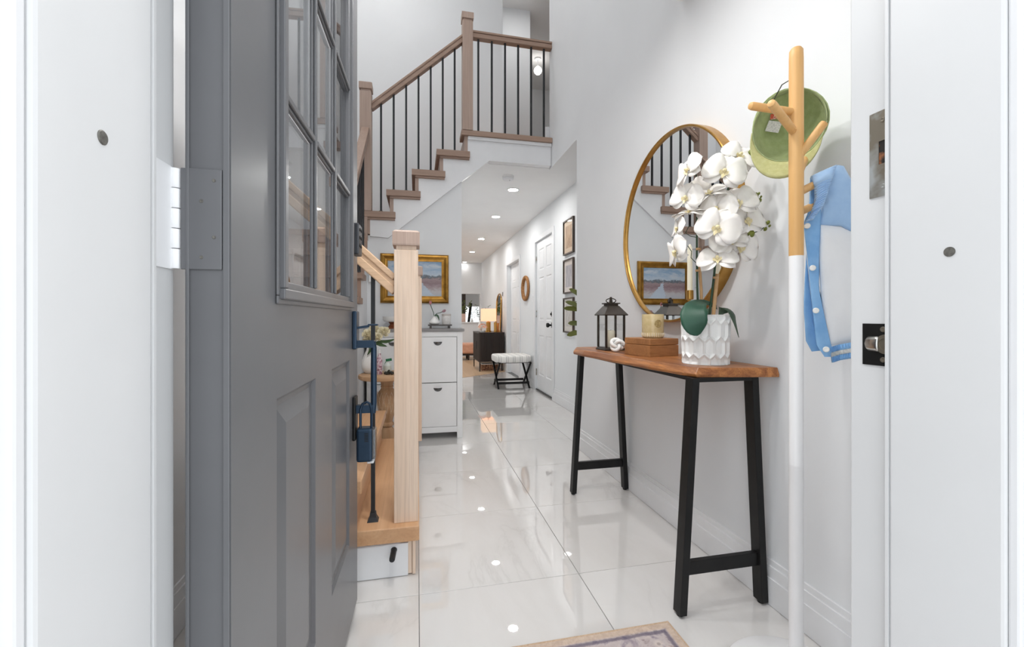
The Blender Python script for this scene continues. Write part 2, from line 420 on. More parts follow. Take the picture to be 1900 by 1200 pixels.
# deadbolt strike on the right jamb
def plate(parent, x, y0, y1, z0, z1, hy0, hy1, hz0, hz1, m, name):
    mb = MB()
    for a in ((y0, y1, z0, hz0), (y0, y1, hz1, z1), (y0, hy0, hz0, hz1), (hy1, y1, hz0, hz1)):
        mb.box(x-.0018, x, *a)
    o = mb.build(name, m, parent)
    bx(x-.0008, x-.0002, hy0, hy1, hz0, hz1).build('bolt_hole', mat('raw_wood_hole', lin((150, 96, 60)), .8, c2=(.01, .008, .006), sc=60, contrast=(.4, .55)), o)
    return o
st = plate(jr, .732, .5365, .5725, 1.196, 1.334, .543, .558, 1.248, 1.285, STEEL, 'strike_plate')
for z, y in ((1.318, .552), (1.211, .551), (1.302, .545), (1.23, .545)):
    MB().lathe([(.0042, 0), (.0036, -.0012), (.0015, -.0014), (0, -.0006)], (.7302, y, z), 14, axis='x').build('screw', STEEL, st, smooth=True)
st2 = plate(jr, .732, .5365, .584, .922, .990, .5455, .5605, .945, .969, BLACK, 'latch_strike')
for z in (.981, .932): MB().lathe([(.0046, 0), (.004, -.0014), (.002, -.0016), (0, -.0008)], (.7302, .551, z), 14, axis='x').build('screw', STEEL, st2, smooth=True)
lip = MB(); rows = []
for i in range(9):
    a = i/8; y = .557+a*.032; x = .7285+.008*a*a
    rows.append([V(x, y, .945), V(x-.0015, y, .951), V(x-.002, y, .957), V(x-.0015, y, .963), V(x, y, .969)])
lip.grid(rows).build('strike_lip', mat('bright_steel', (.6, .6, .58), .2, 1, c2=(.45, .44, .42), sc=30), st2, smooth=True, solid=.0015)
MB().lathe([(.016, 0), (.0155, -.0016), (.0095, -.0016), (.0095, -.0004)], (.7303, .5475, .957), 24, axis='x').build('strike_ring', STEEL, st2, smooth=True)

# ------------------------------------------------------------------ entrance door, standing open
DA = V(-.2275, .602, 0); DB = V(-.204, 1.572, 0); DE = (DB-DA).normalized(); DN = V(DE.y, -DE.x, 0); DL = (DB-DA).length
def dp(t, n, z): return DA+DE*t+DN*n+V(0, 0, z)
def dbox(mb, t0, t1, n0, n1, z0, z1):
    return mb.obox(dp((t0+t1)/2, (n0+n1)/2, (z0+z1)/2), DE*(t1-t0)/2, DN*(n1-n0)/2, V(0, 0, (z1-z0)/2))
door = thing('door_1', (DA.x, DA.y, .03), 'open grey entrance door with nine small panes and two lower panels', 'door', kind='structure')
TH_ = .051; DT = 2.125; DB_ = .028
mb = MB()
for a in ((0, .165, DB_, DT), (.832, DL, DB_, DT), (.165, .832, 2.02, DT), (.165, .832, DB_, .29), (.165, .832, .868, 1.03), (.41, .572, .29, .868)):
    dbox(mb, a[0], a[1], -TH_, 0, a[2], a[3])
mb.build('slab', DOORG, door, weld=False)
def ring_panel(t0, t1, z0, z1):
    mb = MB(); lv = [(0, 0), (.007, -.007), (.016, -.008), (.05, -.001), (.052, -.001)]
    vs = []
    for ins, n in lv:
        vs += [dp(t0+ins, n, z0+ins), dp(t1-ins, n, z0+ins), dp(t1-ins, n, z1-ins), dp(t0+ins, n, z1-ins)]
    fs = []
    for i in range(len(lv)-1):
        for k in range(4): l = (k+1) % 4; fs.append((i*4+k, i*4+l, i*4+4+l, i*4+4+k))
    m = (len(lv)-1)*4; fs.append((m, m+1, m+2, m+3)); mb.add(vs, fs)
    dbox(mb, t0, t1, -TH_, -.02, z0, z1)
    return mb.build('panel', DOORG, door)
ring_panel(.165, .41, .29, .868); ring_panel(.572, .832-.012, .29, .868)
dbox(MB(), .82, .832, -TH_, 0, .29, .868).build('panel_filler', DOORG, door)
# raised frame round the glass, stepped
fm = MB()
def rect_ring(mb, t0, t1, z0, z1, w, n0, n1):
    dbox(mb, t0, t1, n0, n1, z0, z0+w); dbox(mb, t0, t1, n0, n1, z1-w, z1)
    dbox(mb, t0, t0+w, n0, n1, z0+w, z1-w); dbox(mb, t1-w, t1, n0, n1, z0+w, z1-w)
rect_ring(fm, .158, .838, 1.022, 2.03, .014, 0, .005); rect_ring(fm, .166, .830, 1.030, 2.022, .018, .0, .013); rect_ring(fm, .178, .818, 1.042, 2.01, .020, -.03, .004)
fm.build('glazing_frame', DOORG, door, bevel=.003)
GT0, GT1, GZ0, GZ1 = .198, .798, 1.062, 1.99
ts = [GT0, .3935, .592, GT1]; zs = [GZ0, 1.378, 1.700, GZ1]
for i in (1, 2):
    m_ = MB(); dbox(m_, ts[i]-.011, ts[i]+.011, -.006, .001, GZ0, GZ1); dbox(m_, ts[i]-.0055, ts[i]+.0055, .001, .007, GZ0, GZ1)
    m_.build('muntin', DOORG, door, bevel=.002)
for j in (1, 2):
    for i in range(3):
        a, b = ts[i]+(.012 if i else 0), ts[i+1]-(.012 if i < 2 else 0)
        m_ = MB(); dbox(m_, a, b, -.006, .001, zs[j]-.011, zs[j]+.011); dbox(m_, a, b, .001, .007, zs[j]-.0055, zs[j]+.0055)
        m_.build('muntin', DOORG, door, bevel=.002)
for i in range(3):
    for j in range(3):
        a, b = ts[i]+(.012 if i else 0), ts[i+1]-(.012 if i < 2 else 0); c, d = zs[j]+(.012 if j else 0), zs[j+1]-(.012 if j < 2 else 0)
        m_ = MB(); dbox(m_, a, b, -.009, -.0062, c, d); m_.build('pane', DGLS, door)
# hinge edge of the slab: mortice lines, weather seal, three leaves
es = MB(); dbox(es, -.0035, 0, -.0495, -.0455, DB_, DT); dbox(es, -.003, 0, -.0085, -.001, DB_, DT); es.build('edge_seal', DOORG, door, bevel=.001)
for zc in (1.121, .30, 1.93):
    hg = MB(); dbox(hg, -.0028, 0, -.055, -.0095, zc-.062, zc+.062)
    h = hg.build('hinge', DOORG, door, bevel=.001)
    for dn, dz in ((-.018, .048), (-.032, .022), (-.018, -.022), (-.032, -.047)):
        s = MB(); c = dp(-.003, dn, zc+dz); s.lathe([(.0022, 0), (.0018, -.0005), (0, -.0003)], c, 12, axis='y'); s.build('screw', DARK, h, smooth=True)
    kn = MB(); kc = V(-.2905, .606, 0)
    for k in range(5):
        z0 = zc-.061+k*.0246
        kn.lathe([(.0068, z0), (.0074, z0+.001), (.0074, z0+.0226), (.0068, z0+.0236)], kc, 18)
    kn.build('knuckle', TRIM, h, smooth=True)
    bx(-.2938, -.2915, .556, .604, zc-.062, zc+.062).build('jamb_leaf', TRIM, h)
# locks
def plate_on_door(name, t, z0, z1, w, d, m, parent=door):
    o = MB(); dbox(o, t-w/2, t+w/2, .0, d, z0, z1); return o.build(name, m, parent, bevel=.004)
T0 = 1.497-.602
DPLATE = mat('charcoal_hardware', lin((78, 80, 84)), .35, .6, c2=lin((70, 72, 76)), sc=20)
kp = plate_on_door('keypad_deadbolt', T0, 1.204, 1.305, .068, .022, DPLATE)
for i in range(3):
    for j in range(2):
        s = MB(); s.lathe([(.006, 0), (.006, .002), (0, .003)], (0, 0, 0), 12, axis='x')
        b = s.build('button', BLACK, kp, at=(0, 0, 0)); place(b, kp, dp(T0-.012+j*.024, .022, 1.235+i*.026)); b.location = dp(T0-.012+j*.024, .022, 1.235+i*.026)-ORG[kp]
es2 = plate_on_door('upper_escutcheon', T0, .897, 1.021, .056, .014, NAVY)
th = MB(); th.bar(dp(T0, .012, .966), dp(T0, .05, .972), .016, .008); th.obox(dp(T0, .062, .976), DN*.016, DE*.012, V(0, 0, .003)); th.build('thumb_latch', NAVY, es2, bevel=.002)
gp = MB()
gp.bar(dp(T0, .012, .913), dp(T0, .066, .913), .024, .024)
gp.tube([dp(T0, .062, .921), dp(T0, .064, .90), dp(T0, .064, .80), dp(T0, .064, .72), dp(T0, .062, .685)], [.0085, .0095, .010, .0095, .0085], 14)
gp.bar(dp(T0, .008, .700), dp(T0, .064, .700), .022, .026)
gp.build('pull_grip', NAVY, door, smooth=True)
plate_on_door('lower_escutcheon', T0, .60, .742, .05, .010, BLACK)
# key box hanging from the grip
lbx = dp(T0-.004, .036, .528)
lock = thing('lock_box', lbx, 'dark blue key lock box hanging from the pull grip of grey door', 'lock box')
body = MB()
def lb(t0, t1, n0, n1, z0, z1, mb): return dbox(mb, t0, t1, n0, n1, z0, z1)
lb(T0-.028, T0+.020, .012, .062, .530, .640, body); b1 = body.build('body', NAVY, lock, bevel=.008)
rib = MB()
for i in range(6): lb(T0-.0285, T0-.0275, .038, .050, .598+i*.005, .6005+i*.005, rib)
rib.build('ribs', BLACK, b1)
cv = MB(); lb(T0-.026, T0+.018, .060, .072, .538, .636, cv); cv.build('clear_cover', glass('smoky_plastic', (.75, .8, .85), .12), lock, bevel=.004)
sh = MB(); sh.tube([dp(T0-.012, .024, .635), dp(T0-.012, .024, .700), dp(T0-.012, .030, .718), dp(T0-.012, .043, .724), dp(T0-.012, .053, .718), dp(T0-.012, .058, .700), dp(T0-.012, .058, .635)], .0042, 10)
sh.build('shackle', NAVY, lock, smooth=True)
fb = MB(); lb(T0-.02, T0+.01, .045, .066, .524, .531, fb); fb.build('bottom_tab', TRIM, lock, bevel=.002)

# ------------------------------------------------------------------ staircase
stair = thing('staircase', (-.3, 1.75, 0), 'turning oak staircase with slim black iron balusters and white stringers', 'staircase')
WST = TRIM
# lower flight climbs to the left from the hall
A0, A1 = 1.70, 2.97
bx(-.26, .006, A0, A1, step_z(1)-.058, step_z(1)).build('tread', OAKY, stair, bevel=.004)
bx(-.47, -.205, A0, A1, step_z(2)-.05, step_z(2)).build('tread', OAKY, stair, bevel=.004)
bx(-1.3, -.415, A0+.002, 2.72, step_z(3)-.05, step_z(3)).build('tread', OAKY, stair, bevel=.004)
bx(-.045, -.018, 1.735, 2.95, .002, step_z(1)-.058).build('riser', OAKY, stair)
bx(-.25, -.23, 1.735, 2.95, step_z(1), step_z(2)-.05).build('riser', OAKY, stair)
bx(-.46, -.44, 1.735, 2.70, step_z(2), step_z(3)-.05).build('riser', OAKY, stair)
bx(-1.29, -.045, 1.742, 2.95, .002, step_z(1)-.058).build('step_core', OAKX, stair)
bx(-1.29, -.25, 1.742, 2.95, step_z(1), step_z(2)-.05).build('step_core', OAKX, stair)
bx(-1.29, -.46, 1.742, 2.70, step_z(2), step_z(3)-.05).build('step_core', OAKX, stair)
bx(-.749, -.036, 1.722, 1.742, .002, .128).build('side_board', WST, stair, bevel=.002)
bx(-.749, -.066, 1.728, 1.742, .128, .139).build('side_board', WST, stair, bevel=.002)
bx(-.74, -.125, 1.7205, 1.7222, .088, .126).build('side_board', WST, stair)
bx(-.036, -.022, 1.728, 1.742, .006, .139).build('corner_trim', OAK, stair); bx(-.020, -.008, 1.724, 1.742, .004, .139).build('corner_trim', OAK, stair)
# middle flight climbs away from the entrance
NYB = {4: 2.69, 5: 2.90, 6: 3.11, 7: 3.32, 8: 3.53, 9: 3.74}
for k, y in NYB.items():
    y1 = NYB.get(k+1, 4.72)+.03
    bx(-1.3, -.395, y, min(y1, 4.75) if k < 9 else 4.75, step_z(k)-.045, step_z(k)).build('tread', TAUX, stair, bevel=.003) if k < 9 else bx(-1.3, -.43, y, 4.75, step_z(k)-.045, step_z(k)).build('tread', TAUX, stair, bevel=.003)
    bx(-1.3, -.41, y+.03, y+.048, step_z(k-1), step_z(k)-.045).build('riser', TAUX, stair)
pb = [(2.74, 0), (3.85, 0), (3.85, step_z(9)-.046)]
for k in (9, 8, 7, 6, 5, 4):
    pb += [(NYB[k]+.05, step_z(k)-.046), (NYB[k]+.05, step_z(k-1)-.046)]
pb[-1] = (2.74, step_z(3)-.05)
MB().prism(pb, -.436, -.42, axis=0).build('stringer', WST, stair)
# upper flight climbs to the right, its side faces the entrance
YC = 3.83
for k in (10, 11, 12, 13):
    x = NX[k]; x1 = NX[k+1]+.075
    o = MB().box(x, x1, YC-.035, YC+.05, step_z(k)-.05, step_z(k)).box(x, NX[k+1]+.05, YC+.05, 4.75, step_z(k)-.05, step_z(k))
    o.build('tread', TAUX, stair)
    bx(x+.03, x1-.004, YC-.020, YC, step_z(k)-.068, step_z(k)-.05).build('cove_moulding', TAUX, stair)
    bx(x+.028, x+.058, YC-.004, 4.75, step_z(k-1), step_z(k)-.05).build('riser', TAU, stair)
bx(NX[14]+.028, NX[14]+.058, YC-.004, 4.75, step_z(13), UPZ-.045).build('riser', TAU, stair)
sp = [(-.412, 1.690), (-.247, 1.680), (.387, 2.212), (.625, 2.405), (1.206, 2.405), (1.206, UPZ-.045), (NX[14]+.058, UPZ-.045), (NX[14]+.058, step_z(13)-.05)]
for k in (13, 12, 11):
    sp += [(NX[k]+.058, step_z(k)-.05), (NX[k]+.058, step_z(k-1)-.05)]
sp += [(NX[10]+.058, step_z(10)-.05), (NX[10]+.058, 1.69)]
sp = sp[1:]
MB().prism(sp, YC, YC+.05, axis=1).build('stringer', WST, stair)
bx(NX[14], 1.208, YC-.035, 3.98, UPZ-.045, UPZ).build('landing_nosing', TAUX, stair, bevel=.003)
bx(NX[14]+.06, 1.207, YC-.018, YC, UPZ-.075, UPZ-.045).build('cove_moulding', WST, stair, bevel=.003)
bx(NX[14]+.06, 1.207, YC+.05, 3.91, 2.405, UPZ-.046).build('landing_edge', WST, stair)
# newel posts
def newel(x0, x1, y0, y1, z0, z1, m, mc):
    c = ((x0+x1)/2, (y0+y1)/2); w, d = (x1-x0)/2, (y1-y0)/2
    o = MB().box(x0, x1, y0, y1, z0, z1-.078).box(x0+.007, x1-.007, y0+.007, y1-.007, z1-.078, z1-.058).build('newel_post', m, stair, bevel=.002)
    MB().frustum(c, w+.005, d+.005, z1-.060, w+.006, d+.006, z1-.054).frustum(c, w+.006, d+.006, z1-.054, w+.006, d+.006, z1-.008).frustum(c, w+.006, d+.006, z1-.008, w-.004, d-.004, z1).build('post_cap', mc, o)
    return o
newel(-.090, .002, 1.738, 1.832, step_z(1), 1.342, OAK, TAU)
newel(-.068, .026, 2.86, 2.954, step_z(1), 1.335, OAK, TAU)
newel(-.474, -.380, 3.79, 3.885, step_z(10), 2.975, TAU, TAU)
bx(-.446, -.412, 3.80, 3.885, 1.655, step_z(10)-.05).build('newel_drop', TAU, stair, bevel=.002)
newel(.384, .476, 3.79, 3.885, UPZ, 3.688, TAU, TAU)
newel(-.480, -.386, 2.60, 2.694, step_z(3), 1.80, TAU, TAU)
# handrails, cap on a narrower body
def rail(p, q, m, h=.062, wd=.062):
    p, q = V(*p), V(*q); d = V(0, 0, 1)
    mb = MB()
    mb.bar(p-d*h*.18, q-d*h*.18, wd, h*.34*.8); mb.bar(p-d*h*.5, q-d*h*.5, wd*.8, h*.3); mb.bar(p-d*h*.8, q-d*h*.8, wd*.95, h*.34)
    return mb.build('handrail', m, stair, bevel=.004)
rail((-.089, 1.785, 1.172), (-.80, 1.785, 1.172+.71*.90), OAKX, .088, .064)
rail((-.427, 3.80, 2.60), (-.433, 2.69, 2.60-1.11*.90), TAUY, .075)
SC = (3.489-2.822)/(.382+.375)
rail((-.382, YC+.008, 2.822), (.386, YC+.008, 2.822+SC*.768), TAUX, .070)
rail((.474, YC+.008, 3.548), (1.209, YC+.008, 3.542), TAUX, .068)
# balusters
bal0 = None
def baluster(x, y, z0, z1, w=.0165, shoe=True):
    global bal0
    if bal0 is None:
        bal0 = bx(-.5, .5, -.5, .5, 0, 1).build('baluster', IRON, None, at=(0, 0, 0)); o = bal0; place(o, stair, (x, y, z0))
        MB().frustum((0, 0), 1.15, 1.15, 0, .85, .85, .012).build('shoe', IRON, o, at=(0, 0, 0)); o.children[0].location = (0, 0, 0)
    else: o = inst(bal0, stair, (x, y, z0))
    o.scale = (w, w, z1-z0)
for i in range(7):
    x = -.305+.104*i; k = 10 if i < 1 else 11 if i < 3 else 12 if i < 5 else 13
    baluster(x, YC+.008, step_z(k), 2.822-.06+SC*(x+.378))
for i in range(6): baluster(.529+.1218*i, YC+.008, UPZ, 3.49)
for i in range(9):
    y = 2.78+i*.11; k = max(kk for kk, yy in NYB.items() if yy <= y)
    baluster(-.430, y, step_z(k), 2.60-(3.80-y)*.90-.06)
for x, k in ((-.172, 1), (-.30, 2), (-.38, 2)):
    baluster(x, 1.785, step_z(k), 1.172+(-.089-x)*.90-.075, .0155)
# flared shoe of the lowest baluster, as the photo shows it large
for a, b, z0, z1 in ((.021, .015, 0, .012), (.015, .013, .012, .018), (.0125, .0105, .018, .034)):
    MB().frustum((-.172, 1.785), a, a, step_z(1)+z0, b, b, step_z(1)+z1).build('baluster_shoe', IRON, stair)
# door stop screwed to the side of the bottom step
p0 = atY(731, 1020, 1.7205); p1 = p0+V(-.004, -.062, -.004)
ds = tag(MB().tube([p0, p0+(p1-p0)*.05, p0+(p1-p0)*.9, p1], [.012, .0108, .0108, .0100], 20).build('door_stop', IRON, smooth=True), 'black cylinder door stop on white side board of bottom stair step', 'door stop')

# ------------------------------------------------------------------ ceiling fixtures
def potlight(p, z, label, group, m=None):
    t = thing('recessed_light', (p[0], p[1], z), label, 'ceiling light', group)
    MB().lathe([(.068, -.0005), (.068, -.004), (.052, -.008), (.050, -.004), (.050, -.0005)], (p[0], p[1], z), 28).build('trim_ring', CEIL, t, smooth=True)
    MB().lathe([(.050, -.003), (.046, -.0065), (0, -.0075)], (p[0], p[1], z), 28).build('diffuser', m or LAMP, t, smooth=True)
for px, py, lab in ((952, 352, 'round recessed ceiling light right next to the smoke detector'), (920, 402, 'second recessed ceiling light counting from the smoke detector'),
                    (893, 443, 'third recessed ceiling light counting from the smoke detector'), (876, 467, 'fourth recessed ceiling light counting from the smoke detector'), (862, 486, 'recessed ceiling light farthest from the smoke detector')):
    potlight(atZ(px, py, HC-.004), HC, lab, 'recessed lights along the hall ceiling', LAMPD if px < 870 else LAMPM if px < 880 else None)
for p in ((-.3, 2.0), (-.3, 3.0), (-.9, 2.2), (-.9, 3.4), (-.3, 4.1), (1.25, 4.9)):  # unseen lamps added to brighten the stairwell and upper walls
    potlight(p, TOP, 'added unseen fill light high in the stairwell ceiling', 'added fill lights of the stairwell ceiling', FILLH)
for p in ((-1.0, 8.4), (-1.0, 10.0), (.2, 9.2), (1.0, 12.5), (2.0, 12.5)):  # added out of view to lift the brightness of the far rooms
    potlight(p, HC, 'added unseen fill light in the far room ceiling', 'added fill lights of the far rooms')
for p in ((.05, .95), (.05, 1.55), (.45, 1.25)):  # out-of-view fill lamps added to light the entrance walls and door
    potlight(p, 2.475, 'added unseen fill light in the low ceiling just inside the entrance', 'added fill lights inside the entrance', FILLV)
sd = atZ(943, 331, HC-.02)
t = thing('smoke_detector', (sd.x, sd.y, HC), 'white round smoke detector beside recessed light on hall ceiling', 'smoke detector')
MB().lathe([(.056, 0), (.058, -.012), (.052, -.014)], (sd.x, sd.y, HC), 28).build('base', CEIL, t, smooth=True)
MB().lathe([(.053, -.015), (.055, -.030), (.046, -.038), (.02, -.040), (0, -.040)], (sd.x, sd.y, HC), 28).build('cover', TRIM, t, smooth=True)
MB().lathe([(.0045, -.0395), (.004, -.043), (0, -.0435)], (sd.x+.012, sd.y-.012, HC), 12).build('test_button', DARK, t, smooth=True)
g = atY(998, 131, 6.6)  # emissive globe at a bright spot; its rod and canopy are invented
t = thing('glowing_globe', (g.x, g.y, g.z), 'glowing globe in the dim upper hall behind the railing', 'lamp')
MB().lathe([(0, -.062), (.03, -.055), (.055, -.028), (.062, 0), (.055, .028), (.03, .055), (0, .062)], g, 24).build('globe', emis('globe_glow', (1, .97, .93), 9), t, smooth=True)
MB().tube([g+V(0, 0, .058), (g.x, g.y, TOP)], .006, 10).build('rod', TRIM, t, smooth=True)
MB().lathe([(.05, TOP-.02), (.055, TOP-.001)], (g.x, g.y, 0), 20).build('canopy', TRIM, t, smooth=True)

# ------------------------------------------------------------------ console table
ct = thing('console_table', (1.04, 1.82, 0), 'live edge wooden console table on black A-frame legs under round mirror', 'table')
ZT = .829; ZB = .797
bot = [(.925, 1.300), (1.06, 1.270), (1.205, 1.245), (1.207, 1.8), (1.204, 2.40), (1.05, 2.392), (.885, 2.372), (.846, 2.27), (.842, 2.13), (.856, 1.98), (.862, 1.83), (.878, 1.68), (.884, 1.54), (.902, 1.42), (.906, 1.35)]
def insetp(p):
    x, y = p; d = .013 if x < 1.0 else 0
    return (x+d, y+(.008 if y < 1.35 else (-.006 if y > 2.36 else 0)))
mid = [(x-.003 if x < 1 else x, y) for x, y in bot]
top = [insetp(p) for p in bot]; n = len(bot)
mb = MB(); vs = [(x, y, ZB) for x, y in bot]+[(x, y, ZB+.010) for x, y in mid]+[(x, y, ZT) for x, y in top]
mb.add(vs, [tuple(range(n))[::-1], tuple(range(2*n, 3*n))]+[(i+a, (i+1) % n+a, (i+1) % n+a+n, i+a+n) for a in (0, n) for i in range(n)])
mb.build('slab_top', SLAB, ct, bevel=.002)
fr = MB().box(.905, .925, 1.30, 2.33, .785, .797).box(1.12, 1.14, 1.30, 2.33, .785, .797)
fr.build('under_frame', BLACK, ct)
for yc in (1.300, 2.322):
    for xt, xb in ((.910, .862), (1.140, 1.180)):
        L = MB(); w, d = .013, .021
        sg = 1 if xb < 1 else -1
        P = []
        for x, z in ((xb, .008), (xt, .797)):
            P += [(x-w, yc-d, z), (x+w, yc-d, z), (x+w, yc+d, z), (x-w, yc+d, z)]
        L.add(P, [(3, 2, 1, 0), (4, 5, 6, 7), (0, 1, 5, 4), (1, 2, 6, 5), (2, 3, 7, 6), (3, 0, 4, 7)])
        lg = L.build('leg', BLACK, ct, bevel=.0015)
        MB().lathe([(.011, 0), (.012, .003), (.012, .010)], (xb, yc, 0), 14).build('foot', BLACK, lg, smooth=True)
    xl = lambda z: .862+(.910-.862)*z/.797; xr = lambda z: 1.180-(1.180-1.140)*z/.797
    bx(xl(.16)+.010, xr(.16)-.010, yc-.010, yc+.010, .135, .180).build('crossbar', BLACK, ct, bevel=.0015)
    bx(.912, 1.138, yc-.02, yc+.02, .783, .797).build('top_bar', BLACK, ct)

# lantern with its candle
LX, LY = 1.000, 2.125; lw = .050
ln = thing('lantern', (LX, LY, ZT), 'dark bronze candle lantern with hipped roof on console table', 'lantern')
BRZ = mat('dark_bronze', lin((42, 36, 30)), .45, .4, c2=lin((54, 45, 37)), sc=30)
MB().frustum((LX, LY), .060, .060, ZT, .060, .060, ZT+.006).frustum((LX, LY), .060, .060, ZT+.006, .052, .052, ZT+.016).build('base', BRZ, ln)
for sx in (-1, 1):
    for sy in (-1, 1):
        bx(LX+sx*lw-.0048, LX+sx*lw+.0048, LY+sy*lw-.0048, LY+sy*lw+.0048, ZT+.016, ZT+.182).build('post', BRZ, ln)
for a in range(4):
    c, s = round(math.cos(a*math.pi/2)), round(math.sin(a*math.pi/2))
    if c: bx(LX+c*lw-.0008, LX+c*lw+.0008, LY-lw+.005, LY+lw-.005, ZT+.017, ZT+.18).build('pane', GLS, ln)
    else: bx(LX-lw+.005, LX+lw-.005, LY+s*lw-.0008, LY+s*lw+.0008, ZT+.017, ZT+.18).build('pane', GLS, ln)
MB().frustum((LX, LY), .064, .064, ZT+.182, .066, .066, ZT+.186).frustum((LX, LY), .066, .066, ZT+.186, .032, .032, ZT+.232).build('roof', BRZ, ln)
MB().frustum((LX, LY), .028, .028, ZT+.232, .028, .028, ZT+.242).frustum((LX, LY), .036, .036, ZT+.242, .036, .036, ZT+.248).build('roof_cap', BRZ, ln)
MB().tube([V(LX+.022*math.cos(a*math.pi/10), LY-.012*math.cos(a*math.pi/10), ZT+.260+.012*math.sin(a*math.pi/10)) for a in range(20)], .0026, 8, closed=True).build('ring_handle', BRZ, ln, smooth=True)
MB().lathe([(.009, ZT+.248), (.009, ZT+.258), (.006, ZT+.272), (.007, ZT+.278), (0, ZT+.281)], (LX, LY, 0), 12).build('finial', BRZ, ln, smooth=True)
WAX = mat('cream_wax', lin((240, 234, 214)), .5, c2=lin((236, 229, 207)), sc=8, sub=.2)
cd = tag(MB().lathe([(.020, ZT+.016), (.021, ZT+.018), (.021, ZT+.100), (.019, ZT+.104), (.008, ZT+.101), (0, ZT+.100)], (LX-.004, LY-.006, 0), 24).build('pillar_candle', WAX, smooth=True), 'cream pillar candle standing inside the dark bronze lantern', 'candle')
MB().tube([(LX-.004, LY-.006, ZT+.099), (LX-.003, LY-.006, ZT+.108)], .001, 6).build('wick', BLACK, cd)
# knotted ornament
kn = MB(); c = V(.966, 1.985, ZT+.0365); vd = V(-.5, -.85, .12).normalized(); rt = V(0, 0, 1).cross(vd).normalized(); up = vd.cross(rt)
pts = []
for i in range(72):
    a = 2*math.pi*i/72
    rr = .0195+.0095*math.cos(3*a); pts.append(c+rt*1.12*(rr*math.cos(2*a))+up*(rr*math.sin(2*a))+vd*(.0095*math.sin(3*a)))
tag(kn.tube(pts, .0088, 12, closed=True).build('knot_ornament', CERW, smooth=True), 'white ceramic knot ornament beside wooden box on console table', 'ornament')
# wooden box
bc = (.982, 1.700); e1 = V(-.030, .176, 0).normalized(); e2 = V(e1.y, -e1.x, 0)
bt = thing('keepsake_box', (bc[0], bc[1], ZT), 'brown wooden lidded box under the beige candle jar', 'box')
def kbox(a0, a1, b0, b1, z0, z1): 
    c0 = V(bc[0], bc[1], 0)+e1*(a0+a1)/2+e2*(b0+b1)/2+V(0, 0, (z0+z1)/2)
    return MB().obox(c0, e1*(a1-a0)/2, e2*(b1-b0)/2, V(0, 0, (z1-z0)/2))
kbox(0, .178, 0, .158, ZT, ZT+.049).build('body', BOXW, bt, bevel=.0015)
kbox(0, .178, 0, .158, ZT+.0502, ZT+.078).build('lid', BOXW, bt, bevel=.0025)
bz = ZT+.078
# candle jar
jc = V(bc[0], bc[1], 0)+e1*.082+e2*.084; JX, JY = jc.x, jc.y
jt = thing('candle_jar', (JX, JY, bz), 'beige glazed candle jar with ribbed foot on wooden box', 'jar')
JM = mat('beige_glaze', lin((208, 190, 148)), .18, c2=lin((196, 176, 130)), sc=40)
MB().lathe([(.036, bz), (.044, bz+.002), (.0495, bz+.010), (.0485, bz+.022), (.0475, bz+.026), (.0482, bz+.03), (.0482, bz+.106), (.047, bz+.108), (.0455, bz+.106), (.0455, bz+.092), (0, bz+.092)], (JX, JY, 0), 40).build('vessel', JM, jt, smooth=True)
rb = MB()
for i in range(32):
    a = 2*math.pi*i/32; rb.bar((JX+.0475*math.cos(a), JY+.0475*math.sin(a), bz+.006), (JX+.0505*math.cos(a), JY+.0505*math.sin(a), bz+.024), .003, .003, (math.cos(a), math.sin(a), 0))
rb.build('foot_ribs', mat('pale_glaze', lin((238, 230, 212)), .25, c2=lin((226, 214, 188)), sc=60), jt)
bd = V(-.42, -.9, 0).normalized(); br = V(0, 0, 1).cross(bd)
em = MB(); rows = []
bc2 = V(JX, JY, bz+.066)
emc = []
for r_, off in ((.001, .0012), (.008, .0012), (.012, .0016), (.0165, .0016), (.018, .0004)):
    row = []
    for i in range(25):
        a = 2*math.pi*i/24; u = r_*math.cos(a); v = r_*math.sin(a)
        phi = (u/.0482)+.42; dirn = (bd*math.cos(phi)-br*math.sin(phi)*-1)
        row.append(V(JX, JY, bz+.066+v)+(bd*math.cos(phi)+br*math.sin(phi))*(.0482+off))
    rows.append(row)
em.grid(rows).build('round_emblem', mat('olive_emblem', lin((146, 124, 74)), .35, c2=lin((190, 170, 120)), sc=160, bmp=.3), jt, smooth=True)
# brass candlestick with taper
tk = ray(1280, 540)*1.80; KX, KY = tk.x, tk.y
ks = thing('candlestick', (KX, KY, ZT), 'slim gold candlestick behind the white planter on console table', 'candlestick')
MB().lathe([(.036, ZT), (.036, ZT+.004), (.030, ZT+.007), (.006, ZT+.010), (.0045, ZT+.02), (.0045, ZT+.245), (.013, ZT+.246), (.0145, ZT+.248), (.0145, ZT+.284), (.0115, ZT+.284), (.0115, ZT+.262), (0, ZT+.262)], (KX, KY, 0), 28).build('holder', GOLD, ks, smooth=True)
tag(MB().lathe([(.0105, ZT+.263), (.0105, ZT+.30), (.0098, ZT+.46), (.004, ZT+.475), (0, ZT+.477)], (KX, KY, 0), 20).build('taper_candle', WAX, smooth=True), 'ivory taper candle in the slim gold candlestick', 'candle')

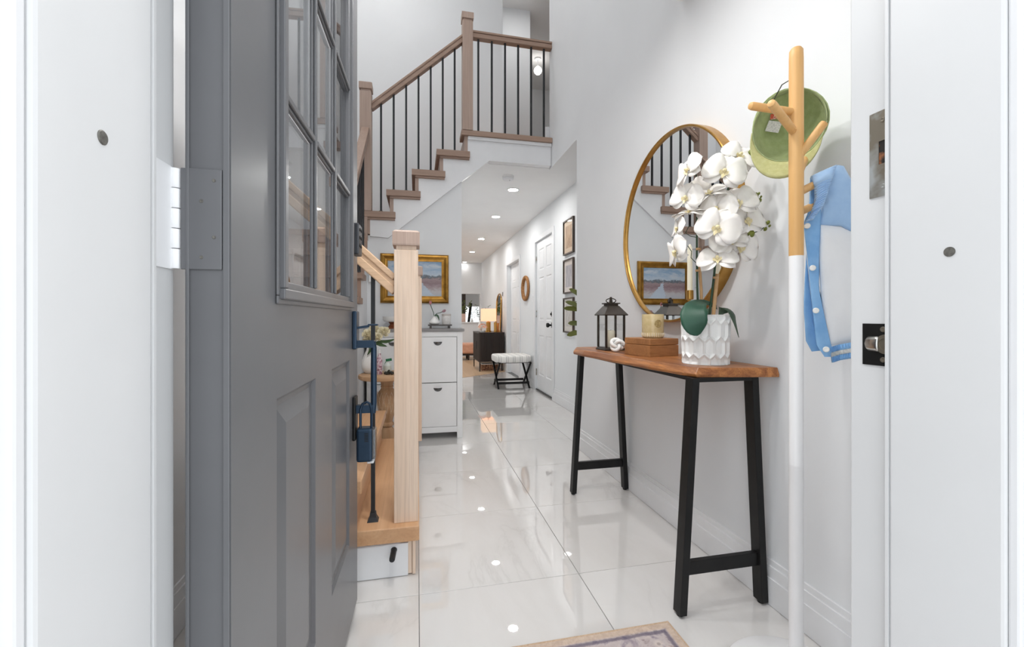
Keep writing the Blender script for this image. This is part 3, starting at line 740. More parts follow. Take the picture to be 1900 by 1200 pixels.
# ------------------------------------------------------------------ orchid in its planter
PX_, PY_ = 1.053, 1.428; PR = .0865; PH = .181
oc = thing('potted_orchid', (PX_, PY_, ZT), 'white artificial orchid in a white honeycomb relief planter', 'potted plant')
pot = MB(); NA, NZ = 168, 52; rows = []
def hexrel(a, z):
    """elongated honeycomb cells sunk into the wall"""
    u = a/(2*math.pi)*14; v = z/.062
    best = 9
    for ci in range(-1, 3):
        cu0 = math.floor(u)+ci
        for cj in range(-1, 3):
            cj0 = math.floor(v)+cj; cu = cu0+(.5 if cj0 % 2 else 0)
            du = abs(u-cu); dv = abs(v-cj0)
            d = max(du, dv-.14+.56*du)
            best = min(best, d)
    return best
for j in range(NZ+1):
    z = PH*j/NZ; row = []
    for i in range(NA+1):
        a = 2*math.pi*i/NA; d = hexrel(a % (2*math.pi), z)
        dep = .0085*max(0, min(1, (.46-d)/.10)); dep *= min(1, (PH-z)/.010, (z+.004)/.014)
        rr = PR-.004*(1-z/PH)-dep
        row.append(V(PX_+rr*math.cos(a), PY_+rr*math.sin(a), ZT+z))
    rows.append(row)
pot.grid(rows)
pot.lathe([(PR, ZT+PH), (PR-.006, ZT+PH+.0005), (PR-.007, ZT+PH-.02), (0, ZT+PH-.022)], (PX_, PY_, 0), NA)
pot.lathe([(0, ZT+.0005), (PR-.004, ZT+.0005)], (PX_, PY_, 0), NA)
pot.build('planter', CERW, oc, smooth=True, weld=True, sharp=28)
MB().lathe([(PR-.008, ZT+PH-.014), (.04, ZT+PH-.008), (0, ZT+PH-.004)], (PX_, PY_, 0), 24).build('moss', mat('dark_moss', (.03, .035, .02), .95, c2=(.06, .06, .035), sc=80, bmp=.5), oc)
LEAF = mat('orchid_leaf', lin((30, 72, 54)), .5, c2=lin((42, 90, 68)), sc=5)
def leaf(pts, widths, name, parent, m, nrm, curl=.25, solid=.0015, nseg=8):
    pts = [Vector(p) for p in pts]; rows = []; nrm = Vector(nrm)
    N = 14
    def cr(i, t):
        p = [pts[max(0, min(len(pts)-1, i+q))] for q in (-1, 0, 1, 2)]
        return .5*((2*p[1])+(p[2]-p[0])*t+(2*p[0]-5*p[1]+4*p[2]-p[3])*t*t+(3*p[1]-p[0]-3*p[2]+p[3])*t**3)
    C = []; W = []
    for s in range(N+1):
        g_ = s/N*(len(pts)-1); i = min(int(g_), len(pts)-2); C.append(cr(i, g_-i)); W.append(widths[i]+(widths[i+1]-widths[i])*(g_-i))
    for s in range(N+1):
        t = (C[min(s+1, N)]-C[max(s-1, 0)]).normalized(); sd = t.cross(nrm).normalized(); nn = sd.cross(t).normalized()
        rows.append([C[s]+sd*W[s]*q+nn*curl*W[s]*q*q for q in [k/nseg*2-1 for k in range(nseg+1)]])
    return MB().grid(rows).build(name, m, parent, smooth=True, solid=solid)
kf = 1.52
leaf([atK(1330, 570, 1.60), atK(1308, 561, 1.58), atK(1292, 565, 1.53), atK(1287, 582, kf-.02), atK(1289, 600, kf-.03), atK(1293, 613, kf-.028), atK(1297, 621, kf-.026)], [.010, .018, .034, .044, .042, .030, .006], 'leaf', oc, LEAF, (-.5, -.6, .6), curl=.06)
leaf([atK(1335, 588, 1.62), atK(1344, 572, 1.60), atK(1357, 577, 1.58), atK(1364, 595, 1.565), atK(1371, 626, 1.56)], [.006, .022, .024, .018, .001], 'leaf', oc, mat('orchid_leaf_dark', lin((62, 82, 64)), .5, c2=lin((80, 100, 80)), sc=8), (.35, -.5, .8), curl=-.2)
leaf([V(PX_+.02, PY_+.03, ZT+PH-.01), V(PX_+.05, PY_+.09, ZT+PH+.02), V(PX_+.06, PY_+.15, ZT+PH+.005)], [.012, .026, .003], 'leaf', oc, LEAF, (0, 0, 1), curl=.2)
STEM = mat('orchid_stem', lin((44, 74, 46)), .5, c2=lin((34, 58, 38)), sc=20)
STAKE = mat('bamboo_stake', lin((206, 166, 120)), .6, c2=lin((192, 150, 104)), sc=20)
k0 = 1.60
def kpts(L): return [atK(x, y, k) for x, y, k in L]
MB().tube(kpts([(1296, 590, 1.60), (1294, 540, 1.60), (1293, 480, 1.60), (1293, 400, 1.59), (1296, 350, 1.57), (1290, 315, 1.54), (1275, 305, 1.50)]), [.0042, .004, .0036, .0032, .003, .0026, .002], 10).build('stem', STEM, oc, smooth=True)
MB().tube(kpts([(1316, 590, 1.58), (1321, 545, 1.58), (1325, 510, 1.57), (1332, 440, 1.56), (1345, 370, 1.54), (1362, 310, 1.52), (1378, 290, 1.50), (1393, 284, 1.49)]), [.0045, .0042, .004, .0034, .003, .0026, .002, .0016], 10).build('stem', STEM, oc, smooth=True)
MB().tube(kpts([(1340, 440, 1.55), (1365, 400, 1.54), (1385, 388, 1.52), (1398, 380, 1.51), (1407, 366, 1.50)]), .0018, 8).build('stem', STEM, oc, smooth=True)
MB().tube(kpts([(1348, 470, 1.55), (1375, 450, 1.54), (1395, 433, 1.52), (1412, 427, 1.51), (1425, 414, 1.50)]), .0018, 8).build('stem', STEM, oc, smooth=True)
MB().tube(kpts([(1291, 487, 1.59), (1282, 478, 1.58), (1283, 466, 1.57), (1276, 456, 1.56)]), .0014, 6).build('stem', STEM, oc, smooth=True)
MB().tube(kpts([(1291, 440, 1.59), (1281, 438, 1.57), (1272, 432, 1.56), (1279, 418, 1.56)]), .0014, 6).build('stem', STEM, oc, smooth=True)
MB().tube(kpts([(1302, 586, 1.60), (1301, 540, 1.60), (1298, 495, 1.60)]), .0055, 10).build('stake', STAKE, oc, smooth=True)
MB().tube(kpts([(1323, 590, 1.575), (1327, 550, 1.575), (1331, 508, 1.57)]), .0065, 10).build('stake', STAKE, oc, smooth=True)
for x, y, k in ((1295, 502, 1.598), (1296, 462, 1.595), (1328, 515, 1.568)):
    c = atK(x, y, k); MB().lathe([(.0085, -.004), (.0092, -.003), (.0092, .003), (.0085, .004)], c, 14).build('clip', STAKE, oc, smooth=True)
# blossom: two broad petals, three sepals, a small lip
PET = mat('white_petal', lin((250, 246, 240)), .6, c2=lin((246, 241, 236)), sc=30, sub=.1, rnd=True)
LIP = mat('yellow_lip', lin((246, 238, 206)), .5, c2=lin((236, 218, 160)), sc=200)
def blossom():
    mb = MB()
    def tepal(ang, L, W, lift, roundness):
        ca, sa = math.cos(R(ang)), math.sin(R(ang)); rows = []
        for i in range(9):
            t = i/8; r_ = .004+L*t; wv = W*math.sin(math.pi*min(1, (t*.92+.08)))**roundness*(.72+.5*t)
            row = []
            for k in range(7):
                q = k/3-1; z = lift+.010*math.sin(t*2.6)-.012*t*t*L/.05+.006*q*q*(1-t)+.0018*math.sin(5*t+3*q)
                x, y = r_, wv*q; row.append(V(ca*x-sa*y, sa*x+ca*y, z))
            rows.append(row)
        mb.grid(rows)
    for a in (90, 213, 327): tepal(a, .047, .022, 0, .75)
    for a in (14, 166): tepal(a, .052, .038, .004, .55)
    fl_ = mb.build('flower', PET, None, at=(0, 0, 0), smooth=True, solid=.0006)
    lp = MB(); lp.lathe([(0, .001), (.004, .004), (.0055, .010), (.003, .015), (0, .016)], (0, .002, .003), 10)
    for s in (-1, 1): lp.add([(0, -.002, .006), (s*.010, .002, .014), (s*.012, -.006, .012), (s*.004, -.012, .010)], [(0, 1, 2, 3)])
    lp.add([(0, -.002, .006), (.005, -.012, .012), (0, -.020, .009), (-.005, -.012, .012)], [(0, 1, 2, 3)])
    l = lp.build('lip', LIP, None, at=(0, 0, 0), smooth=True); l.parent = fl_
    return fl_
fl0 = blossom(); first = True
def facing(d, spin=0):
    d = Vector(d).normalized(); up = V(0, 0, 1)
    if abs(d.dot(up)) > .95: up = V(0, 1, 0)
    x = up.cross(d).normalized(); y = d.cross(x)
    q = Matrix((x, y, d)).transposed().to_quaternion()
    return q @ Quaternion((0, 0, 1), R(spin))
CD = V(-.58, -.80, .05)
RTV = V(.80, -.58, 0)       # to the right across the view
def dirn(r_, u_, f_=1): return CD*f_+RTV*r_+V(0, 0, u_)
FL = [(1279, 318, 1.50, -1.0, .25, .8, 20, .95), (1274, 368, 1.53, -.45, .0, 1, -15, .92), (1279, 398, 1.53, -.2, 1.5, .55, 10, .88), (1260, 425, 1.54, -1.1, .2, .5, 0, .72),
      (1258, 468, 1.54, -1.2, -.15, .7, 15, .98), (1343, 321, 1.46, .1, .1, 1, -20, 1.08), (1370, 292, 1.49, .45, .35, .8, -30, .98), (1318, 362, 1.50, -.3, .7, .5, 30, .92),
      (1368, 378, 1.47, .1, .15, 1, 12, 1.0), (1331, 390, 1.49, -.35, .15, 1, -10, 1.02), (1332, 424, 1.46, -.15, -.05, 1, -25, 1.12), (1384, 411, 1.50, .4, .15, .9, 8, 1.0),
      (1352, 449, 1.50, .15, .35, .8, 25, .98), (1372, 459, 1.51, .4, -.1, .9, -12, 1.0), (1331, 484, 1.49, -.05, .55, .75, 5, 1.02), (1297, 352, 1.56, -.3, -.3, 1, 40, .7)]
for x, y, k, r_, u_, f_, sp_, s_ in FL:
    o = inst(fl0, oc, atK(x, y, k), facing(dirn(r_, u_, f_), sp_), (s_*1.22,)*3)
for c in list(fl0.children): bpy.data.objects.remove(c)
bpy.data.objects.remove(fl0)
BUD = mat('green_bud', lin((132, 138, 48)), .45, c2=lin((98, 108, 36)), sc=60)
bud0 = MB().lathe([(0, -.0155), (.0085, -.010), (.0122, 0), (.0085, .011), (0, .016)], (0, 0, 0), 12).build('bud', BUD, None, at=(0, 0, 0), smooth=True)
for x, y, k, s_ in ((1394, 284, 1.485, 1), (1400, 365, 1.50, 1.0), (1388, 391, 1.50, .95), (1405, 414, 1.50, 1.05), (1393, 435, 1.50, 1.0), (1409, 372, 1.495, .6), (1408, 359, 1.495, .35), (1412, 365, 1.495, .3), (1425, 413, 1.49, .55), (1420, 425, 1.495, .5), (1428, 419, 1.49, .35)):
    inst(bud0, oc, atK(x, y, k), facing(dirn(.6, 1, .3)), (s_,)*3)
bpy.data.objects.remove(bud0)

# ------------------------------------------------------------------ round mirror
RMY, RMZ, RMR = 1.855, 1.430, .452
rm = thing('round_mirror', (1.209, RMY, RMZ-RMR), 'large round mirror with deep gold rim on the wall above console table', 'mirror')
MB().lathe([(RMR, 0), (RMR, -.046), (RMR-.003, -.0485), (RMR-.009, -.048), (RMR-.011, -.044), (RMR-.011, -.020), (RMR-.004, 0)], (1.209, RMY, RMZ), 96, axis='x', closed=True).build('rim', GOLD, rm, smooth=True)
MB().lathe([(RMR-.0105, -.026), (RMR-.0105, -.034), (0, -.034)], (1.209, RMY, RMZ), 96, axis='x').build('glass', MIRR, rm)

# ------------------------------------------------------------------ coat rack
RX, RY = 1.002, .980
cr_ = thing('coat_rack', (RX, RY, 0), 'tree style wooden coat rack with white lower pole beside the console table', 'coat rack')
WPL = mat('white_lacquer', lin((240, 240, 241)), .35, c2=lin((237, 237, 238)), sc=6)
MB().lathe([(0, 0), (.165, 0), (.170, .004), (.170, .014), (.160, .021), (.06, .026), (.024, .030), (.0185, .045)], (RX, RY, 0), 48).build('base', WPL, cr_, smooth=True)
MB().lathe([(.0175, .03), (.0175, .60), (.0178, .602), (.0172, .604), (.0172, 1.166), (.0165, 1.168)], (RX, RY, 0), 24).build('lower_pole', WPL, cr_, smooth=True)
MB().lathe([(.0168, 1.166), (.0175, 1.17), (.0178, 1.45), (.0172, 1.70), (.0165, 1.722), (.012, 1.729), (0, 1.7305)], (RX, RY, 0), 24).build('upper_pole', PINE, cr_, smooth=True)
kp_ = V(RX, RY, 0).length and (RX*S_+RY*C_)
def peg(x0, y0, x1, y1, dk, r=.0105):
    a = atK(x0, y0, kp_); b = atK(x1, y1, kp_+dk); d = (b-a)
    MB().tube([a, a+d*.1, a+d*.93, a+d*.985, b], [r*.85, r, r, r*.85, r*.45], 16).build('peg', PINE, cr_, smooth=True)
peg(1472, 208, 1391, 196, -.03); peg(1474, 246, 1430, 190, -.10); peg(1476, 298, 1531, 226, -.04); peg(1472, 362, 1516, 340, .03); peg(1474, 398, 1530, 372, .09); peg(1478, 330, 1500, 280, .11)

# ------------------------------------------------------------------ cap on a peg
kc_ = kp_+.085
cc = atK(1463, 232, kc_); cn = (V(0, 0, 1)-cc); cn.z = .0; cn = V(-.72, -.69, -.08).normalized(); cu = V(.10, -.05, 1); cu = (cu-cn*cu.dot(cn)).normalized(); cr2 = cu.cross(cn).normalized()
cp = thing('cap', cc+V(0, 0, -.13), 'olive green baseball cap hanging inside out view on coat rack peg', 'cap')
cp['label'] = 'olive green baseball cap hanging on a coat rack peg'
CAPG = mat('olive_cotton', lin((176, 190, 140)), .9, c2=lin((164, 178, 126)), sc=60, bmp=.25, sheen=.2)
CAPB = mat('pale_olive_cotton', lin((196, 196, 142)), .9, c2=lin((186, 186, 128)), sc=90, bmp=.2)
def capdome(a, b, dep, n1=28, n2=12):
    rows = []
    for i in range(n2+1):
        th = math.pi/2*(1-i/n2); row = []
        for j in range(n1+1):
            ph = 2*math.pi*j/n1; wob = 1+.025*math.sin(3*ph+1)*math.sin(th)
            row.append(cc+cr2*a*math.cos(ph)*math.sin(th)*wob+cu*b*math.sin(ph)*math.sin(th)*wob-cn*dep*math.cos(th))
        rows.append(row)
    return rows
MB().grid(capdome(.094, .104, .105)).build('crown', CAPG, cp, smooth=True, solid=.003, weld=True)
band = [[cc+cr2*s*math.cos(2*math.pi*j/40)*.0915+cu*s*math.sin(2*math.pi*j/40)*.1015-cn*z for j in range(41)] for s, z in ((1, -.001), (.985, .024))]
MB().grid(band).build('sweatband', CAPG, cp, smooth=True, solid=.002)
rows = []
for j in range(25):
    ph = R(186)+R(150)*j/24; rows.append([])
    w = math.sin(math.pi*j/24)
    p0 = cc+cr2*.094*math.cos(ph)+cu*.104*math.sin(ph)
    for q in range(6):
        t = q/5; rows[-1].append(p0+(cu*-1*.050+cr2*(.010*math.cos(ph)))*t*w**.7+cn*(.022*t*w))
MB().grid(rows).build('brim', CAPB, cp, smooth=True, solid=.004)
tgc = cc+cr2*-.042+cu*.018-cn*.062
MB().obox(tgc, (cr2*.9+cu*-.25)*.020, (cu*.95+cr2*.25)*.016, cn*.0008).build('care_label', mat('white_label', lin((232, 232, 228)), .8, c2=lin((196, 196, 194)), sc=300), cp)
MB().obox(tgc+cu*.030+cr2*-.003, cr2*.009, cu*.008, cn*.0008).build('size_tab', mat('red_tab', lin((206, 92, 66)), .8, c2=lin((226, 214, 200)), sc=120, contrast=(.5, .55)), cp)
MB().tube([cc+cr2*-.045+cu*.075+cn*.004, cc+cr2*-.028+cu*.115+cn*.002, cc+cr2*-.005+cu*.128, cc+cr2*.01+cu*.10+cn*-.002], .0016, 8).build('strap', mat('dark_olive', lin((62, 66, 50)), .8, c2=lin((50, 54, 40)), sc=50), cp, smooth=True)

# ------------------------------------------------------------------ small jacket on a peg
kj = kp_+.035
jk = thing('jacket', atK(1560, 668, kj), 'light blue and white snap front jacket hanging on coat rack peg', 'jacket')
JB = mat('light_blue_cotton', lin((172, 205, 240)), .9, c2=lin((160, 195, 234)), sc=25, bmp=.25, sheen=.2)
JB2 = mat('blue_satin', lin((146, 194, 238)), .6, c2=lin((122, 174, 226)), sc=14, bmp=.35)
JW = mat('white_quilt_cotton', lin((248, 249, 250)), .9, c2=lin((242, 243, 245)), sc=9, bmp=.35)
JN = V(-.80, -.6, 0).normalized()
def J(L, dk=0): return [atK(x, y, kj+dk) for x, y in L]
def dens(L, n=3):
    out = []
    for i in range(len(L)):
        a, b = L[i], L[(i+1) % len(L)]
        for k in range(n): out.append((a[0]+(b[0]-a[0])*k/n, a[1]+(b[1]-a[1])*k/n))
    return out
def patch(L, name, m, hf, hb, dk=0, n=3): return MB().pillow(J(dens(L, n), dk), JN, hf, hb).build(name, m, jk, smooth=True, weld=True, sharp=80)
patch([(1521, 416), (1560, 421), (1587, 432), (1624, 446), (1636, 520), (1636, 600), (1622, 640), (1588, 634), (1540, 642), (1530, 610), (1522, 545), (1518, 470)], 'sleeve', JW, .030, .02, -.005)
patch([(1512, 330), (1532, 318), (1555, 306), (1566, 308), (1590, 352), (1622, 400), (1628, 450), (1586, 434), (1560, 420), (1520, 418), (1525, 380)], 'shoulder', JB, .026, .02, -.004)
patch([(1490, 412), (1500, 405), (1524, 384), (1522, 430), (1517, 480), (1521, 545), (1530, 610), (1545, 652), (1546, 662), (1530, 662), (1515, 640), (1506, 560), (1497, 470)], 'placket', JB2, .010, .008, -.012)
patch([(1496, 470), (1506, 560), (1516, 640), (1526, 650), (1506, 652), (1495, 632), (1491, 570), (1493, 520)], 'front_lining', JB2, .006, .006, .012)
# collar: ribbed band folded over the peg
def ribbed(path0, path1, name, m, n=46, amp=.0012, dk0=0, dk1=0):
    def pt(path, t):
        g_ = t*(len(path)-1); i = min(int(g_), len(path)-2); f_ = g_-i
        return [path[i][q]+(path[i+1][q]-path[i][q])*f_ for q in range(len(path[0]))]
    rows = []
    for i in range(n+1):
        t = i/n; a = pt(path0, t); b = pt(path1, t); row = []
        for q in range(5):
            s = q/4; x, y, d = a[0]+(b[0]-a[0])*s, a[1]+(b[1]-a[1])*s, a[2]+(b[2]-a[2])*s
            row.append(atK(x, y, kj+d)+JN*(amp if i % 2 else -amp)+JN*.004*math.sin(math.pi*s))
        rows.append(row)
    return MB().grid(rows).build(name, m, jk, smooth=True, solid=.004, sharp=80)
ribbed([(1504, 328, .0), (1511, 345, -.028), (1512, 372, -.034), (1505, 395, -.032), (1494, 412, -.026)], [(1553, 306, -.02), (1545, 330, -.050), (1537, 354, -.054), (1528, 380, -.050), (1508, 407, -.040)], 'collar', JB, 44, .0018)
ribbed([(1504, 328, .02), (1503, 350, .012), (1502, 375, .006), (1498, 398, .0), (1494, 410, -.004)], [(1513, 326, .03), (1512, 350, .02), (1509, 375, .012), (1503, 398, .006), (1496, 410, .0)], 'inner_collar', JB2)
JS = mat('rib_stripe_white', lin((228, 228, 224)), .9, c2=lin((216, 216, 212)), sc=80)
cuffs = ((638, 648, JB2), (648, 656, JS), (656, 666, JB2))
for y0, y1, m in cuffs:
    ribbed([(1541+(y0-638)*.12, y0+6, -.012), (1560, y0+1, -.024), (1590, y0-4, -.026), (1625, y0-4, -.012)], [(1541+(y1-638)*.12, y1+6, -.012), (1560, y1+1, -.024), (1590, y1-4, -.026), (1625, y1-4, -.012)], 'cuff_band', m, 36, .0018)
SNAP = mat('pearl_snap', lin((244, 244, 240)), .25, c2=lin((236, 236, 232)), sc=40)
for x, y in ((1498, 419), (1508, 497), (1514, 576), (1533, 648)):
    c = atK(x, y, kj-.026); q = facing(JN)
    s = MB().lathe([(.0075, 0), (.0078, .0015), (.006, .0028), (.004, .0024), (0, .002)], (0, 0, 0), 18).build('snap', SNAP, None, at=(0, 0, 0), smooth=True)
    place(s, jk, c); s.rotation_mode = 'QUATERNION'; s.rotation_quaternion = q

# ------------------------------------------------------------------ rug by the entrance
def rugmat():
    m, nt, b = newmat('faded_rug')
    v = coords(nt); sp = nt.nodes.new('ShaderNodeSeparateXYZ'); nt.links.new(v, sp.inputs[0])
    ax = math_(nt, 'SUBTRACT', .475, math_(nt, 'ABSOLUTE', sp.outputs[0])); ay = math_(nt, 'SUBTRACT', .32, math_(nt, 'ABSOLUTE', sp.outputs[1]))
    d = math_(nt, 'MINIMUM', ax, ay)
    n1 = noise(nt, v, 22, 5, .65, .8); n2 = noise(nt, v, 60, 4, .7); vo = nt.nodes.new('ShaderNodeTexVoronoi'); vo.inputs['Scale'].default_value = 26; nt.links.new(v, vo.inputs['Vector'])
    field = ramp(nt, n1, [(.30, lin((96, 88, 116))), (.40, lin((168, 156, 164))), (.48, lin((218, 206, 202))), (.6, lin((204, 190, 186))), (.68, lin((132, 106, 104)))])
    motif = ramp(nt, vo.outputs['Distance'], [(.10, lin((104, 84, 72))), (.22, lin((206, 194, 186))), (.5, lin((166, 154, 156)))])
    c = mixc(nt, .5, field, motif)
    line = ramp(nt, math_(nt, 'ADD', d, math_(nt, 'MULTIPLY', math_(nt, 'SUBTRACT', n2, .5), .012)), [(.028, (0, 0, 0)), (.033, (1, 1, 1)), (.042, (1, 1, 1)), (.047, (0, 0, 0))])
    c = mixc(nt, math_(nt, 'MULTIPLY', line, .75), c, lin((86, 78, 100)))
    edge = ramp(nt, d, [(.026, (1, 1, 1)), (.029, (0, 0, 0))])
    bord = ramp(nt, n2, [(.35, lin((210, 190, 172))), (.65, lin((188, 166, 150)))])
    nt.links.new(mixc(nt, edge, c, bord), b.inputs['Base Color']); b.inputs['Roughness'].default_value = .95
    bump(nt, b, noise(nt, v, 300, 2), .5, .004); return m
rug = thing('rug', (.325, .952, 0), 'faded purple grey patterned rug with tan border on tiles inside doorway', 'rug')
mb = MB().box(-.147, .797, .635, 1.269, .001, .008); mb.build('pile', rugmat(), rug, at=(.325, .952, .004), bevel=.003)
eb = MB()
for a in ((-.151, .801, 1.266, 1.274), (-.151, .801, .630, .638)): eb.box(*a, .001, .0085)
for a in ((-.151, -.146, .638, 1.266), (.795, .801, .638, 1.266)): eb.box(*a, .001, .0085)
eb.build('bound_edge', mat('tan_binding', lin((204, 178, 152)), .95, c2=lin((186, 160, 134)), sc=150, bmp=.3), rug, bevel=.002)

# ------------------------------------------------------------------ white shoe cabinet under the stairs
sc_ = thing('shoe_cabinet', (-.02, 3.73, 0), 'white shoe cabinet with tip out doors and grey top under painting', 'cabinet')
CAB = mat('cabinet_white', lin((247, 248, 249)), .4, c2=lin((244, 245, 246)), sc=5)
X0, X1, YF, YB = -.397, .365, 3.605, 3.832
mb = MB()
mb.box(X0, X0+.045, YF, YF+.02, 0, .885).box(X1-.045, X1, YF, YF+.02, 0, .885).box(X0+.045, X1-.045, YF, YF+.02, .842, .885).box(X0+.045, X1-.045, YF, YF+.02, .052, .098).box(-.038, .004, YF, YF+.02, .098, .842)
mb.box(X0, X0+.018, YF+.02, YB, .0, .885).box(X1-.018, X1, YF+.02, YB, .0, .885).box(X0+.018, X1-.018, YB-.01, YB, .05, .885).box(X0+.018, X1-.018, YF+.02, YB-.01, .06, .075)
mb.build('body', CAB, sc_, bevel=.002)
bx(X0-.015, X1+.014, YF-.014, YB+.005, .885, .908).build('top', mat('grey_top', lin((146, 144, 144)), .5, c2=lin((136, 134, 134)), sc=12), sc_, bevel=.003)
for a, b in ((X0+.048, -.041), (.007, X1-.048)):
    for z0, z1 in ((.101, .460), (.466, .839)):
        d = bx(a, b, YF+.001, YF+.016, z0, z1).build('door', CAB, sc_, bevel=.002)
        xc, zc = (a+b)/2+.0, z1-.050
        cup = MB(); rows = []
        for i in range(13):
            th = math.pi*i/12; rows.append([V(xc+.034*math.cos(th)*s, YF-.022*math.sin(math.pi/2*(1-s))-.001, zc+.012-.030*math.sin(th)*s) for s in (1, .85, .6, .3, 0)])
        cup.grid(rows).build('cup_handle', mat('dark_nickel', (.16, .16, .165), .25, .95, c2=(.22, .22, .22), sc=20), d, smooth=True, solid=.0015)
ZC = .908
# little riser tray with bud vase and jar
tr = thing('riser_tray', (.185, 3.70, ZC), 'small dark grey wooden riser on grey cabinet top', 'tray')
GRW = wood('grey_wood', lin((104, 100, 98)), lin((78, 74, 72)), 0, 12, .6)
bx(.085, .282, 3.655, 3.745, ZC+.022, ZC+.034).build('board', GRW, tr, bevel=.002)
for x in (.098, .252):
    for y in (3.660, 3.725): bx(x, x+.016, y, y+.016, ZC, ZC+.022).build('leg', GRW, tr)
ZR = ZC+.034
bv = thing('bud_vase', (.138, 3.70, ZR), 'low white bud vase holding two pink tulips on dark riser', 'vase')
MB().lathe([(0, 0), (.030, 0), (.044, .008), (.046, .018), (.036, .034), (.020, .050), (.013, .062), (.014, .070), (.010, .068), (.009, .05), (0, .03)], (.138, 3.70, ZR), 28).build('vase', CERW, bv, smooth=True)
PINK = mat('tulip_pink', lin((208, 122, 122)), .6, c2=lin((190, 150, 156)), sc=40); SG = mat('tulip_green', lin((70, 96, 74)), .6, c2=lin((54, 80, 60)), sc=20)
def tulip(path, parent, m=PINK):
    P = [Vector(p) for p in path]; MB().tube(P, .003, 8).build('stem', SG, parent, smooth=True)
    d = (P[-1]-P[-2]).normalized(); q = facing(d) if abs(d.z) < .9 else Quaternion()
    for k in range(5):
        a = 2*math.pi*k/5; rows = []
        for i in range(6):
            t = i/5; rr = .0115*math.sin(math.pi*(.12+.72*t)); row = []
            for j in range(5):
                ph = a+(j/4-.5)*1.5*math.sin(math.pi*min(.97, .25+.7*t)); row.append(P[-1]+q @ V(rr*math.cos(ph), rr*math.sin(ph), -.004+.034*t))
            rows.append(row)
        MB().grid(rows).build('petal', m, parent, smooth=True, solid=.0008)
tulip([(.138, 3.70, ZR+.055), (.130, 3.695, ZR+.10), (.112, 3.69, ZR+.145), (.104, 3.685, ZR+.170)], bv)
tulip([(.140, 3.70, ZR+.055), (.155, 3.69, ZR+.092), (.185, 3.68, ZR+.098), (.205, 3.675, ZR+.108)], bv, mat('tulip_mauve', lin((186, 150, 158)), .6, c2=lin((168, 126, 136)), sc=40))
leaf([(.142, 3.70, ZR+.055), (.150, 3.69, ZR+.080), (.168, 3.685, ZR+.065), (.176, 3.68, ZR+.035)], [.003, .009, .008, .001], 'leaf', bv, SG, (0, -.8, .6))
jr2 = thing('white_jar', (.238, 3.70, ZR), 'white lidded jar with faint round emblem on dark riser', 'jar')
MB().lathe([(0, 0), (.036, 0), (.038, .003), (.038, .070), (.036, .074)], (.238, 3.70, ZR), 28).build('body', mat('frosted_white', lin((232, 230, 228)), .35, c2=lin((222, 220, 218)), sc=20), jr2, smooth=True)
MB().lathe([(.039, .072), (.039, .086), (.036, .090), (0, .091)], (.238, 3.70, ZR), 28).build('lid', mat('grey_lid', lin((206, 200, 196)), .4, c2=lin((190, 184, 180)), sc=20), jr2, smooth=True)
em2 = MB()
for r0, r1 in ((.019, .021), (.010, .0115)):
    em2.grid([[V(.238+(.038+.0006)*math.sin(r_*math.cos(a)/.038), 3.70-(.038+.0006)*math.cos(r_*math.cos(a)/.038), ZR+.038+r_*math.sin(a)) for a in [2*math.pi*i/24 for i in range(25)]] for r_ in (r0, r1)])
em2.build('emblem', mat('grey_print', lin((176, 174, 172)), .6, c2=lin((190, 188, 186)), sc=60), jr2)
# footed bowl at the other end of the cabinet top
fb_ = thing('footed_bowl', (-.20, 3.70, ZC), 'white bowl on turned wooden foot on cabinet top behind newel', 'bowl')
MB().lathe([(0, 0), (.052, 0), (.052, .010), (.040, .014), (.026, .032), (.024, .040), (.034, .052), (.034, .055), (0, .055)], (-.20, 3.70, ZC), 28).build('foot', wood('walnut_foot', lin((158, 92, 56)), lin((128, 70, 40)), 2, 10), fb_, smooth=True)
MB().lathe([(.030, .055), (.070, .060), (.080, .075), (.082, .100), (.078, .100), (.074, .078), (0, .070)], (-.20, 3.70, ZC), 36).build('bowl', CERW, fb_, smooth=True)
bx(-.30, -.06, 3.64, 3.77, ZC-.0, ZC+.001).build('spare', CAB, fb_) if False else None

